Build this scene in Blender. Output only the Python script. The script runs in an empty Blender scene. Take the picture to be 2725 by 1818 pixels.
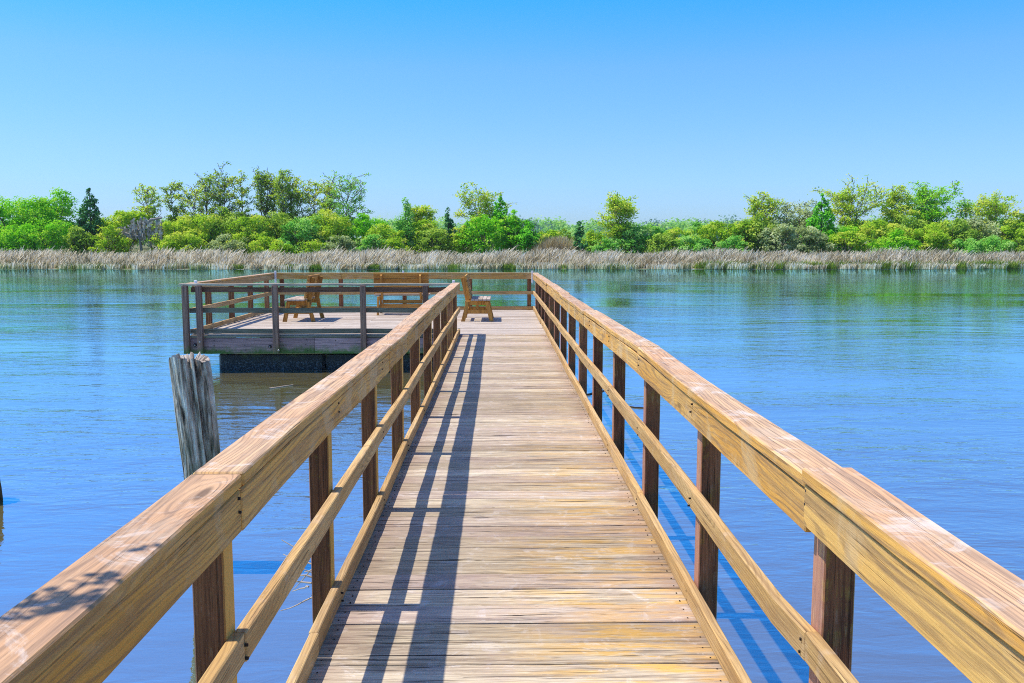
import bpy, math, random
import numpy as np
from mathutils import Vector, Matrix

# ------------------------------------------------------------------ camera, world, sun, exposure
SC = bpy.context.scene
COL = SC.collection
H = 1.65                      # eye height above the deck (deck top is z = 0)
WATER = -0.70
FS = 2350.0                   # focal length in pixels of the 2725 px wide photograph
PITCH = math.atan(257.0 / FS)
YAW = math.atan(34.9 / (FS / math.cos(PITCH)))
cd = bpy.data.cameras.new("camera")
cam = bpy.data.objects.new("camera", cd)
COL.objects.link(cam)
cam.location = (0, 0, H)
cam.rotation_euler = (math.pi / 2 - PITCH, 0, -YAW)
cd.sensor_width = 36.0
cd.lens = 36.0 * FS / 2725.0
cd.clip_start = 0.05
cd.clip_end = 6000.0
SC.camera = cam

SUN_EL = math.radians(63.5)
SUN_VEC = Vector((-math.cos(SUN_EL), 0.012, math.sin(SUN_EL))).normalized()   # towards the sun
w = bpy.data.worlds.new("World")
SC.world = w
w.use_nodes = True
wn, wl = w.node_tree.nodes, w.node_tree.links
wn.clear()
sky = wn.new('ShaderNodeTexSky')
sky.sky_type = 'NISHITA'
sky.sun_disc = False
sky.sun_elevation = SUN_EL
sky.sun_rotation = math.atan2(SUN_VEC.x, SUN_VEC.y)
sky.air_density = 1.0
sky.dust_density = 0.5
sky.ozone_density = 2.5
hs = wn.new('ShaderNodeHueSaturation')
hs.inputs['Hue'].default_value = 0.492
hs.inputs['Saturation'].default_value = 1.12
tint = wn.new('ShaderNodeMix'); tint.data_type = 'RGBA'; tint.blend_type = 'MULTIPLY'
tint.inputs[0].default_value = 1.0
tint.inputs[7].default_value = (0.86, 1.0, 1.04, 1)
bg = wn.new('ShaderNodeBackground')
bg.inputs['Strength'].default_value = 0.15
wo = wn.new('ShaderNodeOutputWorld')
wl.new(sky.outputs[0], hs.inputs['Color'])
wl.new(hs.outputs[0], tint.inputs[6])
wtc = wn.new('ShaderNodeTexCoord')
wsp = wn.new('ShaderNodeSeparateXYZ'); wl.new(wtc.outputs['Generated'], wsp.inputs[0])
wr = wn.new('ShaderNodeValToRGB')
wl.new(wsp.outputs[2], wr.inputs[0])
el = wr.color_ramp.elements
for p_, c_ in ((0.0, (0.38, 0.48, 0.72)), (0.10, (0.44, 0.52, 0.80)), (0.19, (0.42, 0.57, 0.87)), (0.265, (0.155, 0.60, 1.0)), (0.36, (0.22, 0.58, 0.93)), (0.5, (0.22, 0.50, 0.80)), (0.7, (0.68, 0.62, 0.98)), (1.0, (0.85, 0.74, 1.0))):
    e_ = el[0] if p_ == 0.0 else (el[len(el) - 1] if p_ == 1.0 else el.new(p_))
    e_.position = p_; e_.color = (*c_, 1)
grade = wn.new('ShaderNodeMix'); grade.data_type = 'RGBA'; grade.blend_type = 'MULTIPLY'
grade.inputs[0].default_value = 1.0
wl.new(tint.outputs[2], grade.inputs[6]); wl.new(wr.outputs[0], grade.inputs[7])
wl.new(grade.outputs[2], bg.inputs['Color'])
wl.new(bg.outputs[0], wo.inputs['Surface'])

sd = bpy.data.lights.new("sun", 'SUN')
sd.energy = 3.2
sd.angle = math.radians(0.5)
sd.color = (1.0, 0.95, 0.87)
sun = bpy.data.objects.new("sun", sd)
COL.objects.link(sun)
sun.rotation_euler = SUN_VEC.to_track_quat('Z', 'Y').to_euler()

SC.view_settings.view_transform = 'Standard'
SC.view_settings.look = 'None'
SC.view_settings.exposure = 0.75
SC.view_settings.gamma = 1.0
SC.view_settings.use_curve_mapping = False
SC.cycles.max_bounces = 6
SC.cycles.use_denoising = False
SC.cycles.pixel_filter_type = 'BLACKMAN_HARRIS'
SC.cycles.filter_width = 1.05
SC.cycles.transparent_max_bounces = 8

R = random.Random(7)


def at(xd, yd, Y):
    """pixel of the photo (2350 px wide view) -> point on the plane at distance Y"""
    xs, ys = xd * 1.1596, yd * 1.1596
    v = Vector((xs - 1362.5, -(ys - 909.0), -FS))
    v = cam.rotation_euler.to_matrix() @ v
    return Vector((0, 0, H)) + v * (Y / v.y)


def size(px, Y):
    return px * 1.1596 * Y / FS


# ------------------------------------------------------------------ tagging
def tag(o, label=None, cat=None, group=None, kind=None):
    if label: o['label'] = label
    if cat: o['category'] = cat
    if group: o['group'] = group
    if kind: o['kind'] = kind
    return o


def thing(name, label, cat, loc=(0, 0, 0), rz=0.0, group=None):
    o = bpy.data.objects.new(name, None)
    COL.objects.link(o)
    o.location = loc
    o.rotation_euler = (0, 0, rz)
    o.empty_display_size = 0.2
    return tag(o, label, cat, group)


# ------------------------------------------------------------------ node helpers
class NT:
    def __init__(s, name):
        s.m = bpy.data.materials.new(name)
        s.m.use_nodes = True
        s.t = s.m.node_tree
        s.t.nodes.clear()
        s.out = s.t.nodes.new('ShaderNodeOutputMaterial')

    def n(s, typ, **kw):
        nd = s.t.nodes.new(typ)
        for k, v in kw.items():
            setattr(nd, k, v)
        return nd

    def set(s, sock, v):
        if v is None:
            return
        if isinstance(v, bpy.types.NodeSocket):
            s.t.links.new(v, sock)
        else:
            if isinstance(v, tuple) and len(v) == 3 and sock.type == 'RGBA':
                v = (*v, 1)
            sock.default_value = v

    def math(s, op, a, b=None, c=None, clamp=False):
        nd = s.n('ShaderNodeMath', operation=op, use_clamp=clamp)
        s.set(nd.inputs[0], a); s.set(nd.inputs[1], b); s.set(nd.inputs[2], c)
        return nd.outputs[0]

    def mix(s, f, a, b, mode='MIX'):
        nd = s.n('ShaderNodeMix', data_type='RGBA', blend_type=mode)
        s.set(nd.inputs[0], f); s.set(nd.inputs[6], a); s.set(nd.inputs[7], b)
        return nd.outputs[2]

    def noise(s, vec, scale=1.0, detail=2.0, rough=0.5, dist=0.0):
        nd = s.n('ShaderNodeTexNoise')
        s.set(nd.inputs['Vector'], vec)
        nd.inputs['Scale'].default_value = scale
        nd.inputs['Detail'].default_value = detail
        nd.inputs['Roughness'].default_value = rough
        nd.inputs['Distortion'].default_value = dist
        return nd.outputs[0]

    def comb(s, x, y, z):
        nd = s.n('ShaderNodeCombineXYZ')
        s.set(nd.inputs[0], x); s.set(nd.inputs[1], y); s.set(nd.inputs[2], z)
        return nd.outputs[0]

    def step(s, v, lo, hi, to0=0.0, to1=1.0):
        nd = s.n('ShaderNodeMapRange', interpolation_type='SMOOTHSTEP')
        s.set(nd.inputs[0], v)
        nd.inputs[1].default_value = lo; nd.inputs[2].default_value = hi
        nd.inputs[3].default_value = to0; nd.inputs[4].default_value = to1
        return nd.outputs[0]

    def ramp(s, v, stops):
        nd = s.n('ShaderNodeValToRGB')
        s.set(nd.inputs[0], v)
        el = nd.color_ramp.elements
        while len(el) < len(stops):
            el.new(0.5)
        for e, (p, c) in zip(el, stops):
            e.position = p
            e.color = (*c, 1)
        return nd.outputs[0]

    def attr(s, name):
        return s.n('ShaderNodeAttribute', attribute_name=name).outputs['Fac']

    def bump(s, h, strength, dist, normal=None):
        nd = s.n('ShaderNodeBump')
        s.set(nd.inputs['Strength'], strength)
        s.set(nd.inputs['Distance'], dist)
        s.set(nd.inputs['Height'], h)
        if normal is not None:
            s.set(nd.inputs['Normal'], normal)
        return nd.outputs[0]

    def principled(s, color, rough=0.7, normal=None, spec=0.3, metallic=0.0):
        p = s.n('ShaderNodeBsdfPrincipled')
        s.set(p.inputs['Base Color'], color)
        s.set(p.inputs['Roughness'], rough)
        s.set(p.inputs['Specular IOR Level'], spec)
        s.set(p.inputs['Metallic'], metallic)
        if normal is not None:
            s.set(p.inputs['Normal'], normal)
        s.t.links.new(p.outputs[0], s.out.inputs[0])
        return p


def wood(name, c_light, c_mid, c_dark, ring=0.5, crack=0.5, white=0.0, patch=None, patch_amt=0.0,
         var=0.25, moss=0.0, lichen=0.0, deckstain=False, ringf=1.0, bumpd=0.004, fibre=0.5, knots=0.6, nails=False, crk=0.0):
    T = NT(name)
    uv = T.n('ShaderNodeUVMap', uv_map='uv').outputs[0]
    sp = T.n('ShaderNodeSeparateXYZ'); T.t.links.new(uv, sp.inputs[0])
    u, v = sp.outputs[0], sp.outputs[1]
    r = T.attr('rnd')
    r50 = T.math('MULTIPLY', r, 50.0)
    geo = T.n('ShaderNodeNewGeometry').outputs['Position']
    # knots
    vo = T.n('ShaderNodeTexVoronoi')
    T.set(vo.inputs['Vector'], T.comb(T.math('MULTIPLY', u, 1.3), T.math('MULTIPLY', v, 6.0), r50))
    vo.inputs['Scale'].default_value = 1.0
    vcell = T.n('ShaderNodeSeparateColor'); T.t.links.new(vo.outputs['Color'], vcell.inputs[0])
    gate = T.math('GREATER_THAN', vcell.outputs[0], 1.0 - 0.45 * knots)
    kd = T.math('ADD', vo.outputs['Distance'], T.math('MULTIPLY', T.math('SUBTRACT', 1.0, gate), 5.0))
    kn = T.step(kd, 0.05, 0.42, 1.0, 0.0)
    kcore = T.step(kd, 0.05, 0.12, 1.0, 0.0)
    # cathedral rings
    n0 = T.noise(T.comb(T.math('MULTIPLY', u, 0.7), T.math('MULTIPLY', v, 4.0), r50), 1.0, 2.0)
    n0b = T.noise(T.comb(T.math('MULTIPLY', u, 4.0), T.math('MULTIPLY', v, 22.0), r50), 1.0, 2.0)
    ph = T.math('ADD', T.math('MULTIPLY', v, 330.0 * ringf), T.math('MULTIPLY', n0, 95.0 * ringf))
    ph = T.math('ADD', ph, T.math('MULTIPLY', n0b, 5.0))
    ph = T.math('ADD', ph, T.math('MULTIPLY', kn, 26.0))
    rg = T.math('MULTIPLY', T.step(T.math('SINE', ph), 0.1, 0.95), T.step(n0b, 0.25, 0.6, 0.35, 1.0))
    g1 = T.noise(T.comb(T.math('MULTIPLY', u, 1.6), T.math('MULTIPLY', v, 38.0), r50), 1.0, 4.0, 0.6)
    g2 = T.noise(T.comb(T.math('MULTIPLY', u, 9.0), T.math('MULTIPLY', v, 320.0), r50), 1.0, 3.0, 0.6)
    big = T.noise(T.comb(T.math('MULTIPLY', u, 0.9), T.math('MULTIPLY', v, 5.0), r50), 1.0, 3.0)
    base = T.mix(T.step(big, 0.3, 0.72), c_mid, c_light)
    base = T.mix(T.math('MULTIPLY', T.step(g1, 0.40, 0.68), 0.7), base, c_dark)
    base = T.mix(T.math('MULTIPLY', rg, ring), base, tuple(0.8 * c for c in c_dark))
    fv = T.math('MULTIPLY_ADD', T.math('SUBTRACT', g2, 0.5), fibre * 1.6, 1.0)
    base = T.mix(1.0, base, T.comb(fv, fv, fv), 'MULTIPLY')
    if patch is not None:
        pn = T.noise(geo, 3.2, 5.0, 0.65, 0.6)
        pg = T.math('MULTIPLY', T.step(pn, 0.50, 0.64), patch_amt)
        base = T.mix(pg, base, patch)
    if deckstain:
        gx = T.n('ShaderNodeSeparateXYZ'); T.t.links.new(geo, gx.inputs[0])
        side = T.step(gx.outputs[0], -0.25, 0.6)
        near = T.step(gx.outputs[1], 3.0, 9.5, 1.0, 0.25)
        on = T.step(T.noise(T.comb(T.math('MULTIPLY', gx.outputs[0], 2.6), T.math('MULTIPLY', gx.outputs[1], 16.0), r50), 1.0, 4.0, 0.7), 0.42, 0.62)
        amt = T.math('MULTIPLY', T.math('MULTIPLY', side, near), on)
        base = T.mix(T.math('MULTIPLY', amt, 0.9), base, (0.62, 0.36, 0.08))
        tin = T.math('GREATER_THAN', T.math('FRACT', T.math('MULTIPLY', r, 7.31)), 0.62)
        base = T.mix(T.math('MULTIPLY', tin, T.step(gx.outputs[1], 1.0, 9.0, 0.42, 0.2)), base, (0.40, 0.285, 0.245))
        edge = T.math('MAXIMUM', T.step(gx.outputs[0], 0.70, 0.84), T.step(gx.outputs[0], -0.52, -0.70))
        base = T.mix(T.math('MULTIPLY', edge, T.step(big, 0.35, 0.6, 0.1, 0.5)), base, (0.27, 0.17, 0.13))
    if white > 0:
        wn1 = T.noise(geo, 6.0, 6.0, 0.7, 1.2)
        wn2 = T.noise(T.comb(T.math('MULTIPLY', u, 5.0), T.math('MULTIPLY', v, 130.0), r50), 1.0, 3.0, 0.7)
        wf = T.math('MULTIPLY', T.step(wn1, 0.535, 0.66), T.step(wn2, 0.35, 0.62))
        base = T.mix(T.math('MULTIPLY', wf, white), base, (0.78, 0.72, 0.66))
    if lichen > 0:
        ln = T.noise(geo, 4.0, 6.0, 0.75, 0.4)
        ln2 = T.noise(T.comb(T.math('MULTIPLY', u, 5.0), T.math('MULTIPLY', v, 120.0), r50), 1.0, 3.0, 0.7)
        lf = T.math('MULTIPLY', T.step(ln, 0.50, 0.62), T.step(ln2, 0.45, 0.60))
        base = T.mix(T.math('MULTIPLY', lf, lichen), base, (0.34, 0.20, 0.03))
        lw = T.math('MULTIPLY', T.step(T.noise(geo, 7.0, 5.0, 0.7), 0.52, 0.60), T.step(ln2, 0.52, 0.60))
        base = T.mix(T.math('MULTIPLY', lw, lichen * 0.5), base, (0.42, 0.27, 0.18))
    if moss > 0:
        gz = T.n('ShaderNodeSeparateXYZ'); T.t.links.new(geo, gz.inputs[0])
        mn = T.noise(geo, 5.0, 6.0, 0.7)
        lo = T.step(T.math('ADD', gz.outputs[2], T.math('MULTIPLY', T.math('SUBTRACT', mn, 0.5), 0.45)), -0.36, -0.18, 1.0, 0.0)
        base = T.mix(T.math('MULTIPLY', lo, moss), base, (0.05, 0.11, 0.015))
    # knots colour
    base = T.mix(T.math('MULTIPLY', kcore, 0.75), base, tuple(c * 0.35 for c in c_dark))
    # cracks
    ck = T.noise(T.comb(T.math('MULTIPLY', u, 1.5), T.math('MULTIPLY', v, 75.0), T.math('ADD', r50, 9.0)), 1.0, 3.0, 0.55, 0.15)
    ckm = T.step(ck, 0.625 - crk, 0.67 - crk)
    ckn = T.noise(geo, 2.0, 2.0)
    ckm = T.math('MULTIPLY', ckm, T.step(ckn, 0.32, 0.5))
    base = T.mix(T.math('MULTIPLY', ckm, crack), base, tuple(c * 0.22 for c in c_dark))
    # short splintered chips
    ch = T.noise(T.comb(T.math('MULTIPLY', u, 9.0), T.math('MULTIPLY', v, 190.0), T.math('ADD', r50, 21.0)), 1.0, 2.0, 0.6)
    chm = T.math('MULTIPLY', T.step(ch, 0.63 - crk, 0.68 - crk), T.step(T.noise(geo, 5.0, 3.0, 0.6), 0.42, 0.6))
    base = T.mix(T.math('MULTIPLY', chm, crack * 0.75), base, tuple(c * 0.3 for c in c_dark))
    chl = T.step(ch, 0.37, 0.32)
    base = T.mix(T.math('MULTIPLY', chl, crack * 0.45), base, tuple(min(.85, c * 1.35) for c in c_light))
    # board to board variation
    va = T.math('MULTIPLY_ADD', T.math('SUBTRACT', r, 0.5), var * 2, 1.0)
    base = T.mix(1.0, base, T.comb(va, T.math('POWER', va, 1.12), T.math('POWER', va, 1.3)), 'MULTIPLY')
    hgt = T.math('ADD', T.math('MULTIPLY', g1, -0.7), T.math('MULTIPLY', ckm, -1.1))
    hgt = T.math('ADD', hgt, T.math('MULTIPLY', g2, 0.35))
    nm = T.bump(hgt, 0.7, bumpd)
    T.principled(base, 0.78, nm, 0.2)
    return T.m


def plain(name, col, rough=0.6, var=0.15, scale=8.0, metallic=0.0, bump=0.0):
    T = NT(name)
    geo = T.n('ShaderNodeTexCoord').outputs['Object']
    n = T.noise(geo, scale, 5.0, 0.65)
    f = T.math('MULTIPLY_ADD', T.math('SUBTRACT', n, 0.5), var * 3, 1.0)
    c = T.mix(1.0, col, T.comb(f, f, f), 'MULTIPLY')
    nm = T.bump(n, 0.6, bump) if bump else None
    T.principled(c, rough, nm, 0.3, metallic)
    return T.m


# ------------------------------------------------------------------ mesh builder for boards
class MB:
    def __init__(s):
        s.v, s.f, s.uv, s.r = [], [], [], []

    def sweep(s, pts, a, b, rnd=None, jit=0.0, seed=None):
        """a board whose section is spanned by a and b (full vectors, centred), swept along pts"""
        rnd = R.random() if rnd is None else rnd
        q = random.Random(seed if seed is not None else R.random())
        A, B = Vector(a), Vector(b)
        la, lb = A.length, B.length
        base = len(s.v)
        off = q.random() * 30
        L = [0.0]
        for i in range(1, len(pts)):
            L.append(L[-1] + (Vector(pts[i]) - Vector(pts[i - 1])).length)
        cs = [(-.5, -.5), (.5, -.5), (.5, .5), (-.5, .5)]
        for p in pts:
            for ca, cb in cs:
                d = Vector((q.uniform(-jit, jit) for _ in range(3)))
                s.v.append(Vector(p) + A * ca + B * cb + d)
        # orientation test
        ax = (Vector(pts[-1]) - Vector(pts[0]))
        flip = A.cross(B).dot(ax) < 0
        per = [(la, 0), (lb, 0.37), (la, 0.91), (lb, 1.53)]
        for i in range(len(pts) - 1):
            for k in range(4):
                k2 = (k + 1) % 4
                i0, i1 = base + i * 4 + k, base + i * 4 + k2
                j1, j0 = base + (i + 1) * 4 + k2, base + (i + 1) * 4 + k
                w_, o_ = per[k]
                q4 = [i0, i1, j1, j0]
                u4 = [(L[i] + off, o_), (L[i] + off, o_ + w_), (L[i + 1] + off, o_ + w_), (L[i + 1] + off, o_)]
                if flip:
                    q4.reverse(); u4.reverse()
                s.f.append(q4); s.uv.append(u4); s.r.append(rnd)
        for end, sgn in ((0, 1), (len(pts) - 1, -1)):
            q4 = [base + end * 4 + k for k in (3, 2, 1, 0)]
            u4 = [(off, 2.0), (off + .02, 2.0), (off + .02, 2.0 + la), (off, 2.0 + la)]
            if (sgn < 0) != flip:
                q4.reverse(); u4.reverse()
            s.f.append(q4); s.uv.append(u4); s.r.append(rnd)
        return s

    def line(s, p0, p1, a, b, n=1, **kw):
        p0, p1 = Vector(p0), Vector(p1)
        return s.sweep([p0.lerp(p1, i / n) for i in range(n + 1)], a, b, **kw)

    def poly_prism(s, pts, axis, th, rnd=None):
        """2-d outline pts (x,z) extruded along y by th, centred"""
        rnd = R.random() if rnd is None else rnd
        base = len(s.v)
        n = len(pts)
        off = R.random() * 30
        for sy in (-.5, .5):
            for x, z in pts:
                s.v.append(Vector((x, axis + sy * th, z)))
        s.f.append(list(range(base, base + n))); s.uv.append([(z + off, x) for x, z in pts]); s.r.append(rnd)
        s.f.append(list(range(base + 2 * n - 1, base + n - 1, -1))); s.uv.append([(z + off, x) for x, z in reversed(pts)]); s.r.append(rnd)
        for k in range(n):
            k2 = (k + 1) % n
            s.f.append([base + k, base + n + k, base + n + k2, base + k2])
            (x0, z0), (x1, z1) = pts[k], pts[k2]
            l = math.hypot(x1 - x0, z1 - z0)
            s.uv.append([(off, .5), (off, .5 + th), (off + l, .5 + th), (off + l, .5)]); s.r.append(rnd)
        return s

    def build(s, name, mat, parent=None, loc=(0, 0, 0), rz=0.0, bevel=0.003, origin=None):
        me = bpy.data.meshes.new(name)
        vs = s.v
        if origin is not None:
            o_ = Vector(origin)
            vs = [v - o_ for v in vs]
            loc = o_
        me.from_pydata([tuple(v) for v in vs], [], s.f)
        ul = me.uv_layers.new(name='uv')
        fl = [c for f in s.uv for uvp in f for c in uvp]
        ul.data.foreach_set('uv', fl)
        at_ = me.attributes.new('rnd', 'FLOAT', 'FACE')
        at_.data.foreach_set('value', s.r)
        me.materials.append(mat)
        o = bpy.data.objects.new(name, me)
        COL.objects.link(o)
        o.location = loc
        o.rotation_euler = (0, 0, rz)
        if parent is not None:
            o.parent = parent
        if bevel:
            md = o.modifiers.new('bevel', 'BEVEL')
            md.width = bevel; md.segments = 1; md.limit_method = 'ANGLE'; md.angle_limit = math.radians(40)
        return o


def np_mesh(name, verts, faces_k, mat, parent=None, rnd=None, loc=(0, 0, 0), smooth=False, mats=None, matidx=None):
    """verts (N,3) array, faces_k (M,k) int array"""
    me = bpy.data.meshes.new(name)
    verts = np.asarray(verts, dtype=np.float32)
    faces_k = np.asarray(faces_k, dtype=np.int32)
    M, k = faces_k.shape
    me.vertices.add(len(verts)); me.vertices.foreach_set('co', verts.ravel())
    me.loops.add(M * k); me.loops.foreach_set('vertex_index', faces_k.ravel())
    me.polygons.add(M)
    me.polygons.foreach_set('loop_start', np.arange(0, M * k, k, dtype=np.int32))
    me.polygons.foreach_set('loop_total', np.full(M, k, dtype=np.int32))
    me.update(calc_edges=True)
    if rnd is not None:
        a = me.attributes.new('rnd', 'FLOAT', 'FACE')
        a.data.foreach_set('value', np.asarray(rnd, dtype=np.float32))
    for m_ in (mats or [mat]):
        me.materials.append(m_)
    if smooth:
        me.polygons.foreach_set('use_smooth', np.ones(M, dtype=bool))
    me.update()
    o = bpy.data.objects.new(name, me)
    COL.objects.link(o)
    o.location = loc
    if parent is not None:
        o.parent = parent
    return o


# ------------------------------------------------------------------ materials
M_DECK = wood('weathered_deck', (0.61, 0.50, 0.325), (0.47, 0.365, 0.235), (0.20, 0.135, 0.085), ring=0.30, crack=1.0,
              white=0.35, deckstain=True, var=0.20, crk=0.012, patch=(0.40, 0.29, 0.24), patch_amt=0.3, bumpd=0.005, knots=0.35, fibre=0.8)
M_DECK2 = wood('weathered_platform_deck', (0.56, 0.47, 0.36), (0.48, 0.39, 0.29), (0.26, 0.19, 0.14), ring=0.15, crack=0.8,
               white=0.3, var=0.2, bumpd=0.004, knots=0.2)
M_CAP = wood('worn_cap_wood', (0.46, 0.31, 0.20), (0.38, 0.245, 0.15), (0.22, 0.13, 0.08), ring=0.18, crack=0.5, white=0.55,
             patch=(0.40, 0.30, 0.235), patch_amt=0.5, var=0.10, knots=0.25)
M_GOLD = wood('golden_board', (0.74, 0.43, 0.12), (0.66, 0.31, 0.05), (0.33, 0.19, 0.085), ring=0.6, crack=0.35,
              patch=(0.60, 0.40, 0.19), patch_amt=0.6, var=0.10, ringf=0.9, knots=0.8, fibre=0.35)
M_RAIL = wood('rail_board', (0.66, 0.44, 0.19), (0.55, 0.32, 0.10), (0.33, 0.19, 0.08), ring=0.5, crack=0.45, white=0.15,
              var=0.12, ringf=1.3, knots=0.5, fibre=0.4)
M_POST = wood('brown_stained_post', (0.30, 0.115, 0.045), (0.21, 0.078, 0.032), (0.05, 0.016, 0.009), ring=0.25, crack=0.6,
              lichen=0.55, var=0.3, knots=0.15)
M_PPOST = wood('grey_brown_post', (0.30, 0.155, 0.10), (0.22, 0.11, 0.075), (0.05, 0.033, 0.03), ring=0.3, crack=0.5,
               moss=0.8, var=0.2, knots=0.1)
M_FASC = wood('platform_fascia_wood', (0.42, 0.24, 0.22), (0.33, 0.185, 0.175), (0.10, 0.065, 0.07), ring=0.2, crack=0.5,
              moss=0.95, var=0.15, knots=0.2)
M_REDF = wood('red_brown_board', (0.19, 0.085, 0.05), (0.14, 0.06, 0.036), (0.06, 0.028, 0.02), ring=0.4, crack=0.4, var=0.2)
M_GREY = wood('grey_green_rail', (0.26, 0.215, 0.15), (0.19, 0.155, 0.105), (0.09, 0.07, 0.05), ring=0.3, crack=0.5, var=0.2,
              patch=(0.13, 0.14, 0.07), patch_amt=0.4)
M_BENCH = wood('orange_bench_wood', (0.64, 0.335, 0.075), (0.54, 0.25, 0.045), (0.20, 0.08, 0.02), ring=0.5, crack=0.3,
               var=0.18, ringf=1.4, knots=0.6, fibre=0.3)
M_SEAT = wood('bleached_seat_slat', (0.58, 0.48, 0.38), (0.48, 0.38, 0.28), (0.25, 0.17, 0.11), ring=0.2, crack=0.4, var=0.15)
M_PILE = wood('old_piling_wood', (0.72, 0.55, 0.40), (0.46, 0.34, 0.24), (0.09, 0.065, 0.045), ring=0.25, crack=1.0,
              white=0.6, moss=0.5, var=0.1, bumpd=0.03, fibre=1.0, knots=0.8, patch=(0.19, 0.15, 0.10), patch_amt=0.7)


def post_mat():  # side faces get deck bounce and sunlight added into their base colour
    m = M_POST.copy(); m.name = 'post_bounce_sides'
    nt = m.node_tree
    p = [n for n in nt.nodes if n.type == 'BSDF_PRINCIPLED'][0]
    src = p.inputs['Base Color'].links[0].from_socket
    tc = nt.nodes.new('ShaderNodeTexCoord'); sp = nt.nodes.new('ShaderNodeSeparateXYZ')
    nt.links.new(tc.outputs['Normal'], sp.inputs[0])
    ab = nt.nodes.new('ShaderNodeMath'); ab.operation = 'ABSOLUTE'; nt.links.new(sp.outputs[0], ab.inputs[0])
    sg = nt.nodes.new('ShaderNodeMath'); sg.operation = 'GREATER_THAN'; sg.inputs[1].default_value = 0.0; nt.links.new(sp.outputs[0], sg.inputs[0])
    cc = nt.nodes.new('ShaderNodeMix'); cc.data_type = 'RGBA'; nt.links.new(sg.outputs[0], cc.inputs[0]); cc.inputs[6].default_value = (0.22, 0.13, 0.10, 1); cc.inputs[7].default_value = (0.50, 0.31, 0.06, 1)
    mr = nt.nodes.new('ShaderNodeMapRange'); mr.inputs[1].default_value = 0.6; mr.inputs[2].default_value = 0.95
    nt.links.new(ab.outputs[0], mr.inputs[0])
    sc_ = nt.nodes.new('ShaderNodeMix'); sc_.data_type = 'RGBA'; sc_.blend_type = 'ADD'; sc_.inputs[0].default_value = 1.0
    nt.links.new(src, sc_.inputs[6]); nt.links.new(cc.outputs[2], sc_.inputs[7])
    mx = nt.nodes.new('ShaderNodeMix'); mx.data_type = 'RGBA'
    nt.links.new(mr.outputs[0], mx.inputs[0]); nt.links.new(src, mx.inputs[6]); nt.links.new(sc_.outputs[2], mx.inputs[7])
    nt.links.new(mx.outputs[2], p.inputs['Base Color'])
    return m


M_POST_BOUNCE = post_mat()
M_STEEL = plain('galvanised_steel', (0.36, 0.34, 0.32), 0.45, 0.3, 30.0, 0.6)
M_RUST = plain('dark_nail', (0.03, 0.022, 0.018), 0.7, 0.2, 60.0)
M_WHITE = plain('white_plastic', (0.78, 0.76, 0.74), 0.5, 0.06, 20.0)


def pile_mat():
    T = NT('split_grey_piling_wood')
    uv = T.n('ShaderNodeUVMap', uv_map='uv').outputs[0]
    sp = T.n('ShaderNodeSeparateXYZ'); T.t.links.new(uv, sp.inputs[0])
    u, v = sp.outputs[0], sp.outputs[1]
    geo = T.n('ShaderNodeNewGeometry').outputs['Position']
    gz = T.n('ShaderNodeSeparateXYZ'); T.t.links.new(geo, gz.inputs[0])
    n1 = T.noise(T.comb(T.math('MULTIPLY', u, 2.6), T.math('MULTIPLY', v, 26.0), 0.0), 1.0, 5.0, 0.62, 0.4)
    n2 = T.noise(T.comb(T.math('MULTIPLY', u, 7.0), T.math('MULTIPLY', v, 120.0), 3.0), 1.0, 3.0, 0.6)
    f = T.math('ADD', n1, T.math('MULTIPLY', T.math('SUBTRACT', n2, 0.5), 0.30))
    c = T.ramp(f, [(0.34, (0.035, 0.026, 0.02)), (0.43, (0.20, 0.15, 0.105)), (0.53, (0.46, 0.38, 0.29)), (0.70, (0.78, 0.71, 0.60))])
    n3 = T.noise(geo, 5.0, 5.0, 0.65)
    lowg = T.math('MULTIPLY', T.step(n3, 0.42, 0.62), T.step(gz.outputs[2], 0.45, -0.1))
    c = T.mix(T.math('MULTIPLY', lowg, 0.6), c, (0.10, 0.13, 0.06))
    c = T.mix(T.math('MULTIPLY', T.step(gz.outputs[2], -0.30, -0.5), 0.7), c, (0.05, 0.035, 0.025))
    T.principled(c, 0.9, T.bump(f, 1.0, 0.035), 0.15)
    return T.m


M_PILE = pile_mat()


def float_mat():
    T = NT('black_float_plastic')
    geo = T.n('ShaderNodeNewGeometry').outputs['Position']
    z = T.n('ShaderNodeSeparateXYZ'); T.t.links.new(geo, z.inputs[0])
    n = T.noise(geo, 26.0, 6.0, 0.8)
    n2 = T.noise(geo, 3.0, 5.0, 0.6)
    spk = T.math('MULTIPLY', T.step(n, 0.50, 0.60), T.step(z.outputs[2], -0.45, -0.60))
    c = T.mix(T.math('MULTIPLY', spk, 0.7), (0.012, 0.011, 0.010), (0.16, 0.17, 0.17))
    ms = T.math('MULTIPLY', T.step(n2, 0.48, 0.62), T.step(z.outputs[2], -0.56, -0.44))
    c = T.mix(T.math('MULTIPLY', ms, 0.7), c, (0.05, 0.065, 0.012))
    T.principled(c, 0.6, T.bump(n, 0.5, 0.01), 0.4)
    return T.m


M_FLOAT = float_mat()


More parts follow.
